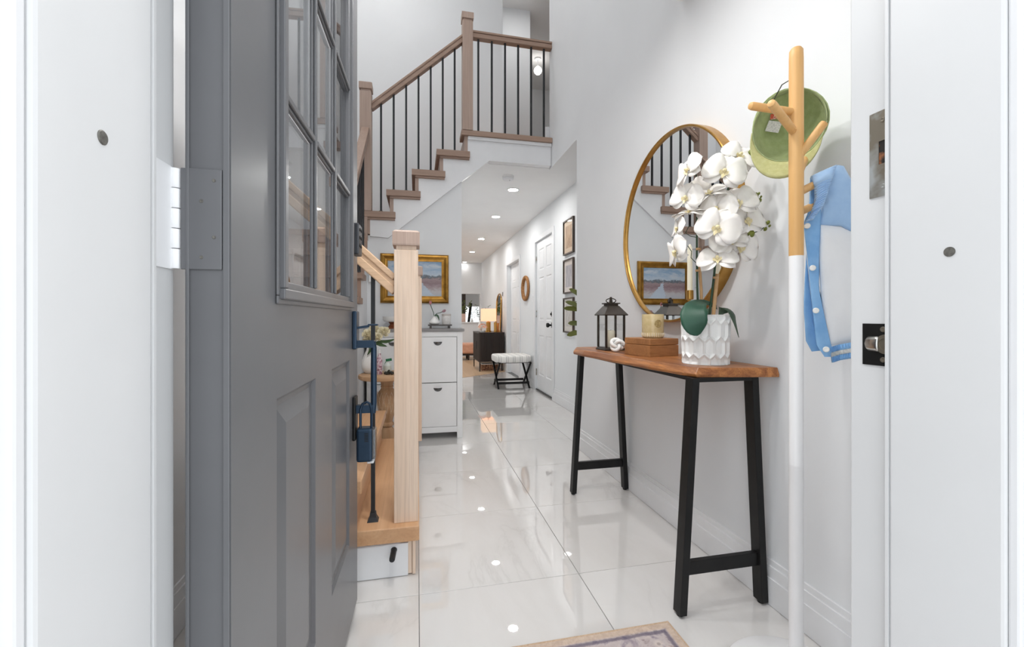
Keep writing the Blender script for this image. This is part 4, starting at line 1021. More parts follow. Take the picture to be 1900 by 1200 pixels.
# ------------------------------------------------------------------ gold framed landscape
def landscape():
    m, nt, b = newmat('heath_painting')
    v = coords(nt); sp = nt.nodes.new('ShaderNodeSeparateXYZ'); nt.links.new(v, sp.inputs[0]); X, Z = sp.outputs[0], sp.outputs[2]
    n = noise(nt, coords(nt, (1, 1, 1.8)), 26, 6, .65, .4); n2 = noise(nt, coords(nt, (.6, 1, 2)), 12, 5, .6, .6)
    zz = math_(nt, 'ADD', Z, math_(nt, 'MULTIPLY', math_(nt, 'SUBTRACT', n, .5), .085))
    t = math_(nt, 'DIVIDE', math_(nt, 'ADD', zz, .16), .32)
    base = ramp(nt, t, [(0, lin((176, 184, 196))), (.16, lin((190, 188, 192))), (.26, lin((168, 150, 154))), (.38, lin((138, 116, 122))), (.50, lin((160, 140, 142))), (.545, lin((96, 104, 112))), (.585, lin((120, 132, 146))), (.61, lin((186, 200, 214))), (.78, lin((148, 176, 204))), (1, lin((134, 164, 196)))])
    cl = mixc(nt, math_(nt, 'MULTIPLY', ramp(nt, n2, [(.45, (0, 0, 0)), (.65, (1, 1, 1))]), math_(nt, 'GREATER_THAN', t, .6)), base, lin((196, 206, 216)))
    low = math_(nt, 'SUBTRACT', .015, Z)
    off = math_(nt, 'ABSOLUTE', math_(nt, 'SUBTRACT', math_(nt, 'SUBTRACT', X, .015), math_(nt, 'MULTIPLY', low, .35)))
    wid = math_(nt, 'ADD', math_(nt, 'MULTIPLY', low, .55), math_(nt, 'MULTIPLY', math_(nt, 'SUBTRACT', n, .5), .10))
    mask = math_(nt, 'MULTIPLY', math_(nt, 'GREATER_THAN', wid, off), math_(nt, 'GREATER_THAN', low, 0))
    nt.links.new(mixc(nt, math_(nt, 'MULTIPLY', mask, .85), cl, lin((188, 204, 220))), b.inputs['Base Color'])
    b.inputs['Roughness'].default_value = .45; bump(nt, b, n, .25, .003); return m
PGOLD = mat('antique_gilt', lin((186, 140, 66)), .32, .85, c2=lin((140, 100, 40)), sc=12)
pa = thing('landscape_painting', (-.023, 3.85, 1.125), 'landscape painting in wide gold frame above the shoe cabinet', 'painting')
px0, px1, pz0, pz1 = -.311, .266, 1.125, 1.548
def frame_ring(x0, x1, z0, z1, prof, m, parent, axis_y, name='frame'):
    """mitred frame; prof = (inset, depth) steps; one mesh per side"""
    cor = lambda i: [(x0+i, z0+i), (x1-i, z0+i), (x1-i, z1-i), (x0+i, z1-i)]
    for k in range(4):
        l = (k+1) % 4; rows = []
        for ins, dep in prof:
            a, b = cor(ins)[k], cor(ins)[l]; rows.append([V(a[0], axis_y-dep, a[1]), V(b[0], axis_y-dep, b[1])])
        MB().grid(rows).build(name, m, parent, smooth=True, sharp=25, solid=0)
frame_ring(px0, px1, pz0, pz1, [(0, .001), (0, .018), (.006, .026), (.012, .030), (.02, .031), (.030, .026), (.042, .018), (.050, .017), (.054, .020), (.060, .020), (.062, .010)], PGOLD, pa, 3.849)
bx(px0+.060, px1-.060, 3.838, 3.842, pz0+.060, pz1-.060).build('canvas', landscape(), pa, at=((px0+px1)/2, 3.84, (pz0+pz1)/2))
bx(px0+.003, px1-.003, 3.8425, 3.8485, pz0+.003, pz1-.003).build('backing', BLACK, pa)

# ------------------------------------------------------------------ carved pedestal table and what stands on it
TX, TY = -.213, 3.20
WSH = wood('washed_carved_wood', lin((206, 172, 136)), lin((170, 130, 94)), 2, 12, .7)
pt_ = thing('pedestal_table', (TX, TY, 0), 'carved washed wood pedestal table behind the bottom stairs', 'table')
MB().lathe([(0, .568), (.184, .568), (.193, .574), (.196, .586), (.193, .598), (.184, .602), (0, .602)], (TX, TY, 0), 48).build('top', wood('washed_table_top', lin((212, 178, 142)), lin((180, 142, 106)), 0, 10, .6), pt_, smooth=True)
MB().lathe([(.075, .568), (.070, .555), (.045, .545), (.040, .52), (.045, .51), (.040, .50), (.052, .48), (.066, .44), (.068, .40), (.058, .34), (.044, .29), (.036, .26), (.046, .25), (.046, .235), (.034, .225), (.052, .20), (.056, .12), (.070, .10)], (TX, TY, 0), 40).build('pedestal', WSH, pt_, smooth=True)
cv_ = MB()
for i in range(12):
    a = 2*math.pi*i/12
    for s in (-1, 1):
        pts = [V(TX+r_*math.cos(a+s*da), TY+r_*math.sin(a+s*da), z) for r_, da, z in ((.0655, .0, .475), (.0705, .16, .445), (.070, .22, .41), (.064, .10, .365), (.055, 0, .325))]
        cv_.tube(pts, .0022, 5)
cv_.build('carving', mat('pale_carving', lin((222, 200, 174)), .8, c2=lin((196, 168, 136)), sc=60), pt_, smooth=True)['kind'] = 'stuff'
for k in range(3):
    a = R(90+120*k+20); d = V(math.cos(a), math.sin(a), 0); c = V(TX, TY, 0)
    MB().tube([c+d*.03+V(0, 0, .14), c+d*.09+V(0, 0, .11), c+d*.14+V(0, 0, .05), c+d*.18+V(0, 0, .02), c+d*.20+V(0, 0, .018)], [.026, .025, .021, .018, .017], 12).build('foot', WSH, pt_, smooth=True)
ZP = .602
def pos(px, Y): d = ray(px, HY); k = Y/d.y; return d.x*k, Y
vx_, vy_ = pos(687, 3.24)
va = thing('rose_vase', (vx_, vy_, ZP), 'white egg shaped vase of cream roses on pedestal table', 'vase')
MB().lathe([(0, 0), (.030, 0), (.048, .015), (.060, .045), (.060, .075), (.050, .115), (.034, .150), (.024, .175), (.026, .185), (.020, .183), (.018, .16), (0, .12)], (vx_, vy_, ZP), 32).build('vase', CERW, va, smooth=True)
ROSE = mat('cream_rose', lin((240, 232, 206)), .7, c2=lin((230, 220, 186)), sc=40); RG = mat('rose_leaf', lin((66, 94, 52)), .6, c2=lin((48, 74, 38)), sc=20)
def rose(px, py, Y, r):
    c = atY(px, py, Y); d = (V(0, 0, 1)-c).normalized()*.8+V(0, 0, .5); q = facing(d)
    mb = MB(); random.seed(int(px))
    for lay, (n, rr, hh) in enumerate(((6, 1.0, .35), (5, .78, .6), (5, .55, .75), (3, .32, .85))):
        for k in range(n):
            a = 2*math.pi*(k+.37*lay)/n; rows = []
            for i in range(5):
                t = i/4; row = []
                for j in range(5):
                    ph = a+(j/4-.5)*2.4/n*2.1; rad = r*rr*(.25+.75*t**.7)*(1+.04*math.sin(4*ph)); row.append(c+q @ V(rad*math.cos(ph), rad*math.sin(ph), r*hh*t**1.6-r*.1*lay*0+(.12*r*math.sin(3*ph) if i == 4 else 0)))
                rows.append(row)
            mb.grid(rows)
    mb.build('rose', ROSE, va, smooth=True, solid=.0008)
    MB().tube([c, (c+V(vx_, vy_, ZP+.2))/2, V(vx_, vy_, ZP+.15)], .003, 6).build('stem', RG, va, smooth=True)
for a in ((684, 622, 3.20, .046), (712, 617, 3.24, .045), (700, 626, 3.17, .036), (682, 632, 3.24, .036), (694, 612, 3.30, .040)): rose(*a)
for px, py, Y, dx, dz in ((707, 640, 3.20, .04, -.01), (690, 645, 3.18, -.03, -.05), (718, 634, 3.24, .06, .02), (690, 640, 3.2, -.02, -.02)):
    p = atY(px, py, Y); leaf([V(vx_, vy_, ZP+.19), (p+V(vx_, vy_, ZP+.22))/2, p, p+V(dx, 0, dz)], [.003, .012, .016, .002], 'leaf', va, RG, (0, -.7, .7))
# floral bottle, small can, dark beads
bx_, by_ = pos(704, 3.16)
def floral():
    m, nt, b = newmat('floral_print'); n = noise(nt, coords(nt), 60, 4, .6)
    nt.links.new(ramp(nt, n, [(.40, lin((226, 216, 220))), (.52, lin((206, 176, 190))), (.60, lin((150, 70, 100))), (.68, lin((120, 130, 120)))]), b.inputs['Base Color']); b.inputs['Roughness'].default_value = .3; return m
fbk = thing('floral_bottle', (bx_, by_, ZP), 'slim pink floral print bottle beside white rose vase', 'bottle')
MB().lathe([(0, 0), (.018, 0), (.020, .003), (.020, .105), (.016, .120), (.010, .132), (.010, .150)], (bx_, by_, ZP), 20).build('body', floral(), fbk, smooth=True)
MB().lathe([(.0115, .148), (.0115, .176), (0, .178)], (bx_, by_, ZP), 16).build('bottle_cap', TRIM, fbk, smooth=True)
gx, gy = pos(719, 3.26)
gc = thing('green_spray_bottle', (gx, gy, ZP), 'small white bottle with green spray head on pedestal table', 'bottle')
MB().lathe([(0, 0), (.026, 0), (.028, .004), (.028, .05), (.012, .072), (.012, .08)], (gx, gy, ZP), 20).build('body', mat('milky_plastic', lin((220, 226, 220)), .4, c2=lin((210, 218, 212)), sc=20), gc, smooth=True)
MB().bar((gx-.012, gy, ZP+.088), (gx+.03, gy, ZP+.094), .016, .018).bar((gx-.004, gy, ZP+.09), (gx-.022, gy, ZP+.045), .008, .01).build('spray_head', mat('green_plastic', lin((40, 128, 84)), .4, c2=lin((34, 112, 74)), sc=20), gc, bevel=.002)
bx2, by2 = pos(722, 3.14)
bdm = MB(); random.seed(3)
for i in range(26):
    a = random.uniform(0, 6.28); r_ = random.uniform(0, .034); z = .008+random.uniform(0, .022)*(1-r_/.036)
    bdm.lathe([(0, -.008), (.006, -.0055), (.008, 0), (.006, .0055), (0, .008)], (bx2+r_*math.cos(a), by2+r_*math.sin(a), ZP+z), 8)
tag(bdm.build('bead_garland', mat('dark_beads', (.02, .02, .018), .2, c2=(.05, .05, .04), sc=80), smooth=True), 'heap of dark glossy beads on the pedestal table edge', 'beads', kind='stuff')
# white chime box on the wall beside the flight
q0 = atY(681, 496, 3.85)
ch = thing('chime_box', (-.385, 3.85, 1.30), 'white doorbell chime box on wall left of gold framed painting', 'chime')
bx(-.402, -.368, 3.815, 3.849, 1.30, 1.452).build('cover', CAB, ch, bevel=.003)

# ------------------------------------------------------------------ hall: framed prints on the recessed wall
FRM = wood('dark_walnut_frame', lin((86, 70, 60)), lin((62, 50, 44)), 2, 14, .45)
def printmat(name, bgc, stops, sc, st):
    m, nt, b = newmat(name); v = coords(nt, st); n = noise(nt, v, sc, 6, .65, .8)
    nt.links.new(ramp(nt, n, [(p, lin(c)) for p, c in stops]), b.inputs['Base Color']); b.inputs['Roughness'].default_value = .6; return m
prints = [(1.684, 2.060, 'topmost dark framed print, tan sketch, on hall wall', printmat('tan_sketch', 0, [(.35, (232, 202, 168)), (.5, (214, 176, 138)), (.62, (182, 140, 106)), (.75, (236, 210, 180))], 16, (1, 1, .7)), lin((250, 224, 198))),
          (1.262, 1.632, 'middle dark framed print, grey violet street scene, on hall wall', printmat('grey_scene', 0, [(.35, (216, 208, 212)), (.5, (196, 188, 194)), (.6, (160, 154, 162)), (.72, (222, 216, 216))], 12, (1, 2.5, .8)), lin((248, 234, 226))),
          (.836, 1.214, 'lowest dark framed print, pale botanical drawing, on hall wall', printmat('pale_botanical', 0, [(.42, (226, 220, 214)), (.55, (216, 208, 202)), (.63, (180, 172, 166)), (.7, (222, 214, 208))], 14, (1, 1.6, .8)), lin((246, 238, 230)))]
for z0, z1, lab, pm, mc in prints:
    y0, y1 = 4.262, 4.575
    t = thing('framed_print', (1.60, (y0+y1)/2, z0), lab, 'picture', 'three prints hung in a column')
    for a in ((y0, y1, z0, z0+.014), (y0, y1, z1-.014, z1), (y0, y0+.014, z0+.014, z1-.014), (y1-.014, y1, z0+.014, z1-.014)):
        bx(1.576, 1.599, *a).build('frame', FRM, t)
    bx(1.590, 1.596, y0+.014, y1-.014, z0+.014, z1-.014).build('mat_board', mat('mat_board_'+lab.split()[0], mc, .8, c2=tuple(q*.98 for q in mc), sc=20), t)
    bx(1.588, 1.5895, y0+.062, y1-.062, z0+.068, z1-.068).build('print', pm, t, at=(1.589, (y0+y1)/2, (z0+z1)/2))
    bx(1.583, 1.5845, y0+.014, y1-.014, z0+.014, z1-.014).build('pane', GLS, t)

# hall doors
def casing(parent, y0, y1, z1, w=.062):
    bx(1.584, 1.600, y0-w, y0, 0, z1+w).build('casing', TRIM, parent, bevel=.004); bx(1.584, 1.600, y1, y1+w, 0, z1+w).build('casing', TRIM, parent, bevel=.004)
    bx(1.584, 1.600, y0, y1, z1, z1+w).build('casing', TRIM, parent, bevel=.004)
def paneldoor(name, x, y0, y1, z0, z1, label):
    t = thing(name, (x, (y0+y1)/2, 0), label, 'door', kind='structure')
    L = y1-y0; st = .105; mid = .10
    bx(x+.008, x+.036, y0, y1, z0, z1).build('leaf', TRIM, t)
    yc = (y0+y1)/2; rowsz = ((z0+.20, z0+.74), (z0+.94, z0+1.52), (z0+1.62, z0+1.90))
    cols = ((y0+st, yc-mid/2), (yc+mid/2, y1-st)); g = MB()
    g.box(x, x+.008, y0, y0+st, z0, z1).box(x, x+.008, y1-st, y1, z0, z1).box(x, x+.008, yc-mid/2, yc+mid/2, z0, z1)
    zz = [z0]+[v for r_ in rowsz for v in r_]+[z1]
    for i in range(0, len(zz), 2):
        for c in cols: g.box(x, x+.008, c[0], c[1], zz[i], zz[i+1])
    g.build('stiles_and_rails', TRIM, t)
    for c in cols:
        for r_ in rowsz:
            m = MB(); a0, a1, b0, b1 = c[0], c[1], r_[0], r_[1]; i = .012; j = .032
            P = []
            for ins, dx in ((0, .0), (i, .0075), (j, .002)):
                P += [(x+dx, a0+ins, b0+ins), (x+dx, a1-ins, b0+ins), (x+dx, a1-ins, b1-ins), (x+dx, a0+ins, b1-ins)]
            m.add(P, [(k+o_, (k+1) % 4+o_, (k+1) % 4+4+o_, k+4+o_) for o_ in (0, 4) for k in range(4)]+[(8, 9, 10, 11)])
            m.build('panel', TRIM, t)
    return t
d2 = paneldoor('door_2', 1.615, 5.012, 5.778, .022, 2.030, 'white six panel door with black knob in the hall')
casing(d2, 5.005, 5.785, 2.035)
bx(1.602, 1.66, 5.007, 5.783, .003, .012).build('threshold', mat('grey_threshold', lin((120, 118, 116)), .4, .5, c2=lin((150, 148, 146)), sc=20), d2)
bx(1.600, 1.606, 5.007, 5.783, .0125, .0215).build('sweep', BLACK, d2)
kz, ky = .907, 5.075
bx(1.608, 1.616, ky-.033, ky+.033, kz-.033, kz+.033).build('rosette', BLACK, d2, bevel=.002)
MB().lathe([(.010, .608), (.011, .590), (.014, .578), (.027, .566), (.029, .552), (.024, .540), (0, .537)], (1.0, ky, kz), 20, axis='x').build('knob', BLACK, d2, smooth=True)
bx(1.606, 1.616, ky-.030, ky+.030, 1.012, 1.072).build('deadbolt', BLACK, d2, bevel=.002); bx(1.588, 1.607, ky-.004, ky+.004, 1.028, 1.056).build('thumb_turn', BLACK, d2, bevel=.001)
for z in (.25, 1.05, 1.8): MB().lathe([(.007, z-.045), (.007, z+.045)], (1.608, 5.780, 0), 10).build('hinge', STEEL, d2)
d3 = paneldoor('door_3', 1.665, 6.767, 7.723, .012, 1.940, 'white door set back in its frame beyond the rattan mirror')
casing(d3, 6.76, 7.73, 1.945)
bx(1.655, 1.667, 6.762, 6.774, .75, 1.35).build('seal', BLACK, d3)
for y, z, n_ in ((5.93, 1.22, 'light_switch'), ):
    t = thing(n_, (1.60, y, z), 'white light switch between rattan mirror and panel door', 'switch')
    bx(1.594, 1.5995, y-.035, y+.035, z, z+.115).build('plate', TRIM, t, bevel=.002); bx(1.589, 1.594, y-.012, y+.012, z+.035, z+.08).build('rocker', TRIM, t, bevel=.001)
# rattan mirror
t = thing('rattan_mirror', (1.60, 6.30, 1.25), 'small oval rattan framed mirror between the two hall doors', 'mirror')
RAT = mat('rattan', lin((184, 134, 84)), .7, c2=lin((146, 98, 54)), sc=60, bmp=.3)
def ell(a, b, x, n=40): return [V(x, 6.30+a*math.cos(2*math.pi*i/n), 1.438+b*math.sin(2*math.pi*i/n)) for i in range(n)]
MB().tube(ell(.185, .168, 1.578), .020, 10, closed=True).build('rim', RAT, t, smooth=True)
wr = MB()
for i in range(40):
    a = 2*math.pi*i/40; c = V(1.578, 6.30+.185*math.cos(a), 1.438+.168*math.sin(a)); rd = V(0, math.cos(a), math.sin(a)); wr.tube([c+(rd*math.cos(b)+V(1, 0, 0)*math.sin(b))*.0215 for b in [2*math.pi*k/8 for k in range(8)]], .003, 4, closed=True)
w_ = wr.build('wrapping', RAT, t, smooth=True); w_['kind'] = 'stuff'
MB().prism([(p.y, p.z) for p in ell(.18, .163, 0)], 1.584, 1.590, axis=0).build('glass', MIRR, t)

# ------------------------------------------------------------------ folding bench with striped cushion
bn = thing('x_leg_bench', (1.335, 6.155, 0), 'striped cushion stool with black crossed legs beside hall door', 'stool')
def stripes():
    m, nt, b = newmat('striped_canvas'); sp = nt.nodes.new('ShaderNodeSeparateXYZ'); nt.links.new(coords(nt), sp.inputs[0])
    fr = math_(nt, 'FRACT', math_(nt, 'DIVIDE', math_(nt, 'ADD', sp.outputs[0], 5.02), .099))
    d = math_(nt, 'ABSOLUTE', math_(nt, 'SUBTRACT', math_(nt, 'ABSOLUTE', math_(nt, 'SUBTRACT', fr, .5)), .13))
    nt.links.new(mixc(nt, math_(nt, 'LESS_THAN', d, .02), lin((238, 236, 232)), lin((92, 92, 96))), b.inputs['Base Color']); b.inputs['Roughness'].default_value = .9; return m
cu_ = MB(); rows = []
cx, cy, hw, hd = 1.325, 6.15, .262, .275
for i in range(13):
    th = math.pi*i/12-math.pi/2; z = .415+.047*math.sin(th); f_ = .90+.10*max(0, math.cos(th))**.5
    rows.append([V(cx+hw*f_*math.copysign(abs(math.cos(a))**.35, math.cos(a)), cy+hd*f_*math.copysign(abs(math.sin(a))**.35, math.sin(a)), z) for a in [2*math.pi*j/48 for j in range(49)]])
cu_.grid(rows); cu_.add([r_ for r_ in rows[-1][:-1]], [tuple(range(48))]); cu_.add([r_ for r_ in rows[0][:-1]], [tuple(range(48))])
cu_.build('cushion', stripes(), bn, smooth=True, weld=True, sharp=80)
bx(1.085, 1.565, 5.90, 6.40, .362, .376).build('seat_board', BLACK, bn)
for x in (1.100, 1.545):
    for xo, ya, yb in ((0, 5.925, 6.375), (.018, 6.375, 5.925)):
        MB().bar((x+xo, ya, .004), (x+xo, yb, .362), .016, .026, (1, 0, 0)).build('leg', BLACK, bn, bevel=.002)
for y in (5.972, 6.325): bx(1.108, 1.555, y-.009, y+.009, .060, .092).build('stretcher', BLACK, bn, bevel=.002)

# ------------------------------------------------------------------ far room furniture
sb = thing('sideboard', (1.345, 8.33, 0), 'dark brown fluted sideboard with rounded corner and slim legs', 'sideboard')
DBR = wood('dark_brown_wood', lin((50, 36, 30)), lin((34, 24, 20)), 2, 10, .4)
sx0, sx1, sy0, sy1, sz0, sz1 = 1.100, 1.575, 7.88, 8.78, .180, .725
def rounded(x0, x1, y0, y1, r, n=8):
    out = [(x1, y0), (x1, y1), (x0+r, y1)]+[]
    for i in range(n+1): a = math.pi/2+math.pi/2*i/n; out.append((x0+r+r*math.cos(a), y1-r+r*math.sin(a)))
    for i in range(n+1): a = math.pi+math.pi/2*i/n; out.append((x0+r+r*math.cos(a), y0+r+r*math.sin(a)))
    return out
MB().prism(rounded(sx0+.008, sx1, sy0+.008, sy1-.008, .05), sz0+.01, sz1-.018, axis=2).build('carcass', DBR, sb)
MB().prism(rounded(sx0-.004, sx1, sy0-.004, sy1+.004, .055), sz1-.018, sz1, axis=2).build('top', DBR, sb)
MB().prism(rounded(sx0-.002, sx1, sy0-.002, sy1+.002, .055), sz0, sz0+.012, axis=2).build('bottom', DBR, sb)
perim = rounded(sx0+.008, sx1, sy0+.008, sy1-.008, .05)[2:]+[(sx1-.005, sy0+.008)]
acc = []
for (ax_, ay_), (bx__, by__) in zip(perim[:-1], perim[1:]):
    L = math.hypot(bx__-ax_, by__-ay_); nseg = max(1, int(L/.021))
    acc += [(ax_+(bx__-ax_)*i/nseg, ay_+(by__-ay_)*i/nseg) for i in range(nseg)]
sl0 = MB().lathe([(.0085, 0), (.0085, sz1-.02-sz0-.012)], (0, 0, 0), 8).build('slat', DBR, None, at=(0, 0, 0), smooth=True)
for i, (x, y) in enumerate(acc):
    if i == 0: place(sl0, sb, (x, y, sz0+.012))
    else: inst(sl0, sb, (x, y, sz0+.012))
bx(sx0-.008, sx0+.002, 8.25, 8.29, .40, .55).build('handle', BLACK, sb, bevel=.002)
for x in (sx0+.02, sx1-.04):
    for y in (sy0+.03, sy1-.03): MB().tube([(x, y, 0.006), (x, y, sz0)], [.009, .012], 10).build('leg', BLACK, sb, smooth=True)
lx_, ly_ = 1.325, 8.20
lp_ = thing('table_lamp', (lx_, ly_, sz1), 'lit table lamp with warm square shade on dark sideboard', 'lamp')
MB().lathe([(0, 0), (.06, 0), (.06, .02), (.045, .025), (.045, .19), (.02, .20), (.012, .205), (.012, .26)], (lx_, ly_, sz1), 24).build('base', GOLD, lp_, smooth=True)
s_ = MB(); z0, z1 = sz1+.205, sz1+.445
for a, b in ((.130, .127),):
    P = [(lx_-a, ly_-a, z0), (lx_+a, ly_-a, z0), (lx_+a, ly_+a, z0), (lx_-a, ly_+a, z0), (lx_-b, ly_-b, z1), (lx_+b, ly_-b, z1), (lx_+b, ly_+b, z1), (lx_-b, ly_+b, z1)]
    s_.add(P, [(0, 1, 5, 4), (1, 2, 6, 5), (2, 3, 7, 6), (3, 0, 4, 7)])
s_.build('shade', emis('lit_linen_shade', (1, .66, .42), .45), lp_, solid=.003)
MB().lathe([(0, -.035), (.025, -.02), (.03, 0), (.02, .03), (.012, .045)], (lx_, ly_, sz1+.30), 14).build('bulb', emis('warm_bulb', (1, .68, .38), 3), lp_, smooth=True)
# gold ornaments and peach blossoms
for x, y, h_, lab in ((1.43, 8.03, .19, 'small gold candle pot right of lit lamp on sideboard'), (1.49, 8.10, .17, 'short amber glass holder by wall on sideboard')):
    tag(MB().lathe([(0, 0), (.030, 0), (.032, .01), (.026, .05), (.030, h_-.01), (.026, h_), (.022, h_-.01), (0, .05)], (x, y, sz1), 20).build('gold_pot', GOLD if 'gold' in lab else mat('amber_glass', lin((206, 130, 60)), .15, c2=lin((186, 110, 44)), sc=20), smooth=True), lab, 'ornament')
PB = mat('peach_petals', lin((242, 190, 160)), .8, c2=lin((228, 160, 128)), sc=40)
fx, fy = 1.185, 8.02
fv = thing('blossom_bowl', (fx, fy, sz1), 'bunch of peach blossoms in low bowl on dark sideboard', 'flowers')
MB().lathe([(0, 0), (.035, 0), (.05, .02), (.054, .035), (.048, .035), (0, .02)], (fx, fy, sz1), 20).build('bowl', CERW, fv, smooth=True)
random.seed(5)
for i in range(14):
    a = random.uniform(0, 6.28); e_ = random.uniform(.2, 1.4); r_ = .075; c = V(fx+r_*math.cos(a)*math.cos(e_), fy+r_*math.sin(a)*math.cos(e_), sz1+.07+.075*math.sin(e_)); mb = MB(); q = facing(c-V(fx, fy, sz1+.05))
    for k in range(6):
        b = 2*math.pi*k/6; mb.add([c, c+q @ V(.02*math.cos(b-.4), .02*math.sin(b-.4), .012), c+q @ V(.036*math.cos(b), .036*math.sin(b), .014), c+q @ V(.02*math.cos(b+.4), .02*math.sin(b+.4), .012)], [(0, 1, 2, 3)])
    mb.build('blossom', PB, fv)
# olive branches in a tall vase behind the lamp
ov = thing('olive_branches', (1.22, 8.58, sz1), 'grey green leafy branches in tall vase behind the lamp', 'vase')
MB().lathe([(0, 0), (.03, 0), (.045, .05), (.045, .12), (.02, .2), (.024, .22), (.018, .21), (0, .1)], (1.22, 8.58, sz1), 20).build('vase', CERW, ov, smooth=True)
OLV = mat('olive_leaf', lin((120, 132, 116)), .7, c2=lin((92, 106, 88)), sc=30)
def branch(base, tip, n, parent, m, lw=.008, ll=.05, seed=1):
    random.seed(seed); base, tip = Vector(base), Vector(tip); mid = (base+tip)/2+V(random.uniform(-.02, .02), 0, .03)
    P = [base*(1-t)**2+mid*2*t*(1-t)+tip*t*t for t in [i/8 for i in range(9)]]
    MB().tube(P, .0022, 6).build('twig', m, parent, smooth=True)
    for i in range(n):
        t = .3+.7*i/n; p = base*(1-t)**2+mid*2*t*(1-t)+tip*t*t; d = V(random.uniform(-1, 1), random.uniform(-1, 1), random.uniform(-.2, 1)).normalized()
        leaf([p, p+d*ll*.5, p+d*ll], [.001, lw, .001], 'leaf', parent, m, d.orthogonal(), nseg=2)
for k in range(6): branch((1.22, 8.58, sz1+.2), (1.22+random.Random(k).uniform(-.18, .2), 8.55+random.Random(k+9).uniform(-.1, .1), sz1+.42+random.Random(k+3).uniform(0, .16)), 9, ov, OLV, seed=k)
# arched mirror leaning on the wall behind the sideboard
am = thing('arched_mirror', (1.59, 8.45, sz1), 'tall arched gold mirror leaning on wall behind the sideboard', 'mirror')
ya, yb, zs_, zt_ = 8.22, 8.72, sz1+.006, 1.30
arc = [(ya, zs_), (ya, zt_)]+[((ya+yb)/2-(yb-ya)/2*math.cos(math.pi*i/16), zt_+.17*math.sin(math.pi*i/16)) for i in range(1, 16)]+[(yb, zt_), (yb, zs_)]
tl = lambda z: 1.555+.035*(z-zs_)/(1.5-zs_)
MB().tube([(tl(z), y, z) for y, z in arc], .012, 8, closed=True).build('frame', GOLD, am, smooth=True)
MB().add([(tl(z)+.004, y, z) for y, z in arc], [tuple(range(len(arc)))]).build('glass', MIRR, am, solid=.003)
# thermostat and switch
for y, z0, z1, n_, lab, m in ((8.12, 1.40, 1.50, 'thermostat', 'small dark faced thermostat on wall beside arched mirror', BLACK), (8.05, 1.20, 1.32, 'light_switch', 'white light switch below the thermostat', TRIM)):
    t = thing(n_, (1.60, y, z0), lab, 'thermostat' if n_ == 'thermostat' else 'switch')
    bx(1.592, 1.5995, y-.042, y+.042, z0-.004, z1+.004).build('plate', TRIM, t, bevel=.002); bx(1.586, 1.592, y-.024, y+.024, z0+.012, z1-.012).build('face', m, t, bevel=.002)
# woven storage box under the sideboard
wb = thing('storage_basket', (1.33, 8.12, 0), 'brown patterned storage basket with white lid under the sideboard', 'basket')
MB().frustum((1.34, 8.14), .16, .11, .004, .165, .115, .118).build('body', mat('woven_brown', lin((92, 60, 44)), .8, c2=lin((176, 128, 96)), sc=70, contrast=(.48, .56)), wb, bevel=.004)
MB().box(1.17, 1.51, 8.02, 8.26, .118, .135).build('lid', CAB, wb, bevel=.004)
# peach ottoman
ot = thing('ottoman', (1.05, 10.25, 0), 'peach upholstered ottoman with dark wooden legs below the pass-through', 'ottoman')
ox0, ox1, oy0, oy1 = .80, 1.36, 10.05, 10.50
bx(ox0, ox1, oy0, oy1, .15, .40).build('cushion', mat('peach_velvet', lin((226, 172, 144)), .9, c2=lin((214, 156, 128)), sc=12, bmp=.2, sheen=.3), ot, bevel=.05)
bx(ox0+.03, ox1-.03, oy0+.02, oy1-.02, .115, .15).build('rail', DBR, ot)
for x in (ox0+.04, 1.14):
    for y in (oy0+.02, oy1-.06): MB().frustum((x+.02, y+.02), .016, .016, .006, .024, .024, .115).build('leg', DBR, ot)
# on the sill of the pass-through
pp = thing('sill_plant', (1.10, 11.05, .886), 'leafy green plant in pale pink pot on pass-through sill', 'potted plant')
MB().box(1.03, 1.19, 11.0, 11.10, .886, 1.10).build('pot', mat('pale_pink_pot', lin((222, 190, 176)), .6, c2=lin((206, 172, 156)), sc=12), pp, bevel=.01)
GL2 = mat('bright_leaf', lin((112, 124, 66)), .6, c2=lin((84, 98, 48)), sc=30)
for k in range(7):
    rr = random.Random(k*7+1); branch((1.11, 11.05, 1.09), (1.12+rr.uniform(-.12, .22), 11.05+rr.uniform(-.05, .05), 1.28+rr.uniform(0, .18)), 8, pp, GL2, .018, .08, seed=k+20)
tw = thing('bare_twigs', (1.34, 11.05, .886), 'wispy dark twigs in small white vase on pass-through sill', 'vase')
MB().lathe([(0, 0), (.03, 0), (.04, .03), (.02, .07), (.022, .08), (0, .05)], (1.36, 11.06, .886), 16).build('vase', CERW, tw, smooth=True)
for k in range(7):
    rr = random.Random(k*3+2); branch((1.36, 11.06, .95), (1.36+rr.uniform(-.17, .17), 11.06+rr.uniform(-.05, .05), 1.04+rr.uniform(0, .14)), 7, tw, mat('dark_twig', lin((84, 86, 74)), .8, c2=lin((64, 66, 56)), sc=30), .007, .03, seed=k+40)
dc = thing('dining_chair', (1.35, 11.75, 0), 'black high back chair standing beyond the pass-through', 'chair')
MB().bar((1.33, 11.98, .46), (1.45, 12.0, 1.40), .05, .07, (1, 0, 0)).build('backrest', BLACK, dc, bevel=.01)
bx(1.10, 1.50, 11.58, 12.0, .42, .47).build('seat', BLACK, dc, bevel=.01)
for x in (1.12, 1.45):
    for y in (11.60, 11.95): bx(x, x+.03, y, y+.03, .006, .42).build('leg', BLACK, dc)
cbn = thing('tall_cabinet', (1.10, 13.4, 0), 'tall brown wooden cabinet beyond the pass-through', 'cabinet')
bx(.82, 1.43, 13.2, 13.6, .06, 2.2).build('body', DBR, cbn, bevel=.005); bx(.84, 1.41, 13.22, 13.58, .006, .06).build('plinth', BLACK, cbn)
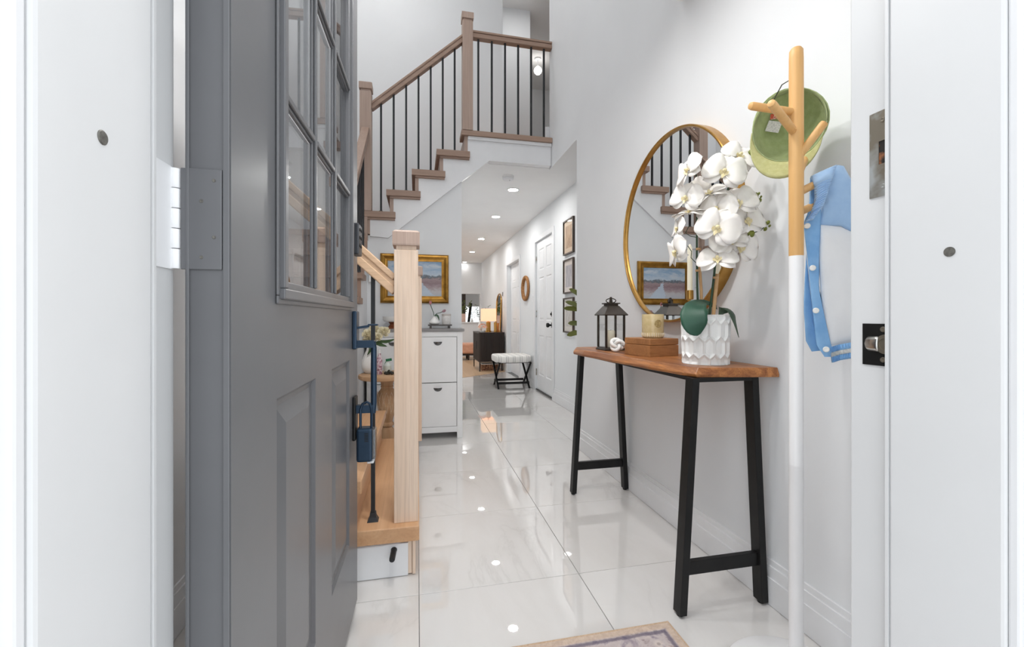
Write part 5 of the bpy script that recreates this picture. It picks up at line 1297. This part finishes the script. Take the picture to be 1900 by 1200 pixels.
for a, b in ((.83, 1.12), (1.13, 1.42)): bx(a, b, 13.18, 13.2, .08, 2.18).build('door', DBR, cbn, bevel=.003)

# ------------------------------------------------------------------ rubber plant round the corner of the wall
fx, fy = 1.44, 3.52
rp = thing('rubber_plant', (fx, fy, 0), 'rubber plant with broad olive leaves behind the wall corner', 'potted plant')
MB().lathe([(0, 0), (.085, 0), (.095, .01), (.115, .22), (.118, .235), (.108, .235), (.100, .20), (0, .20)], (fx, fy, 0), 32).build('pot', CERW, rp, smooth=True)
MB().lathe([(.102, .198), (0, .205)], (fx, fy, 0), 24).build('soil', mat('potting_soil', (.03, .022, .016), .95, c2=(.05, .04, .03), sc=60, bmp=.5), rp)
MB().tube([(fx, fy, .2), (fx-.01, fy, .6), (fx-.03, fy-.01, 1.0), (fx-.04, fy-.01, 1.22)], [.012, .010, .008, .005], 10).build('trunk', mat('plant_bark', lin((96, 84, 62)), .8, c2=lin((76, 66, 48)), sc=40), rp, smooth=True)
RLF = mat('rubber_leaf', lin((120, 124, 60)), .35, c2=lin((94, 102, 48)), sc=8)
for px, py, Y, zb in ((1053, 560, 3.42, 1.06), (1050, 572, 3.50, 1.04), (1060, 536, 3.46, 1.14), (1058, 600, 3.44, .92), (1056, 622, 3.48, .86)):
    tip = atY(px-4, py, Y); b = V(fx-.03, fy, zb); m_ = (b+tip)/2+V(0, 0, .015)
    leaf([b, b+(m_-b)*.4, m_, tip+(m_-tip)*.3, tip], [.003, .005, .024, .020, .001], 'leaf', rp, RLF, (.1, -1, .45), curl=.2)
random.seed(11)
for i in range(9):
    a = R(-20+i*28); zb = .80+i*.05; b = V(fx-.02, fy, zb); d = V(math.cos(a)*.5+.1, abs(math.sin(a)), 0).normalized()
    L = .13 if d.x > 0 else .12; tip = b+V(max(-.06, min(.12, d.x*L)), d.y*.2, .03)
    leaf([b, b+(tip-b)*.35+V(0, 0, .02), b+(tip-b)*.7+V(0, 0, .02), tip], [.003, .028, .032, .001], 'leaf', rp, RLF, (0, 0, 1), curl=.2)
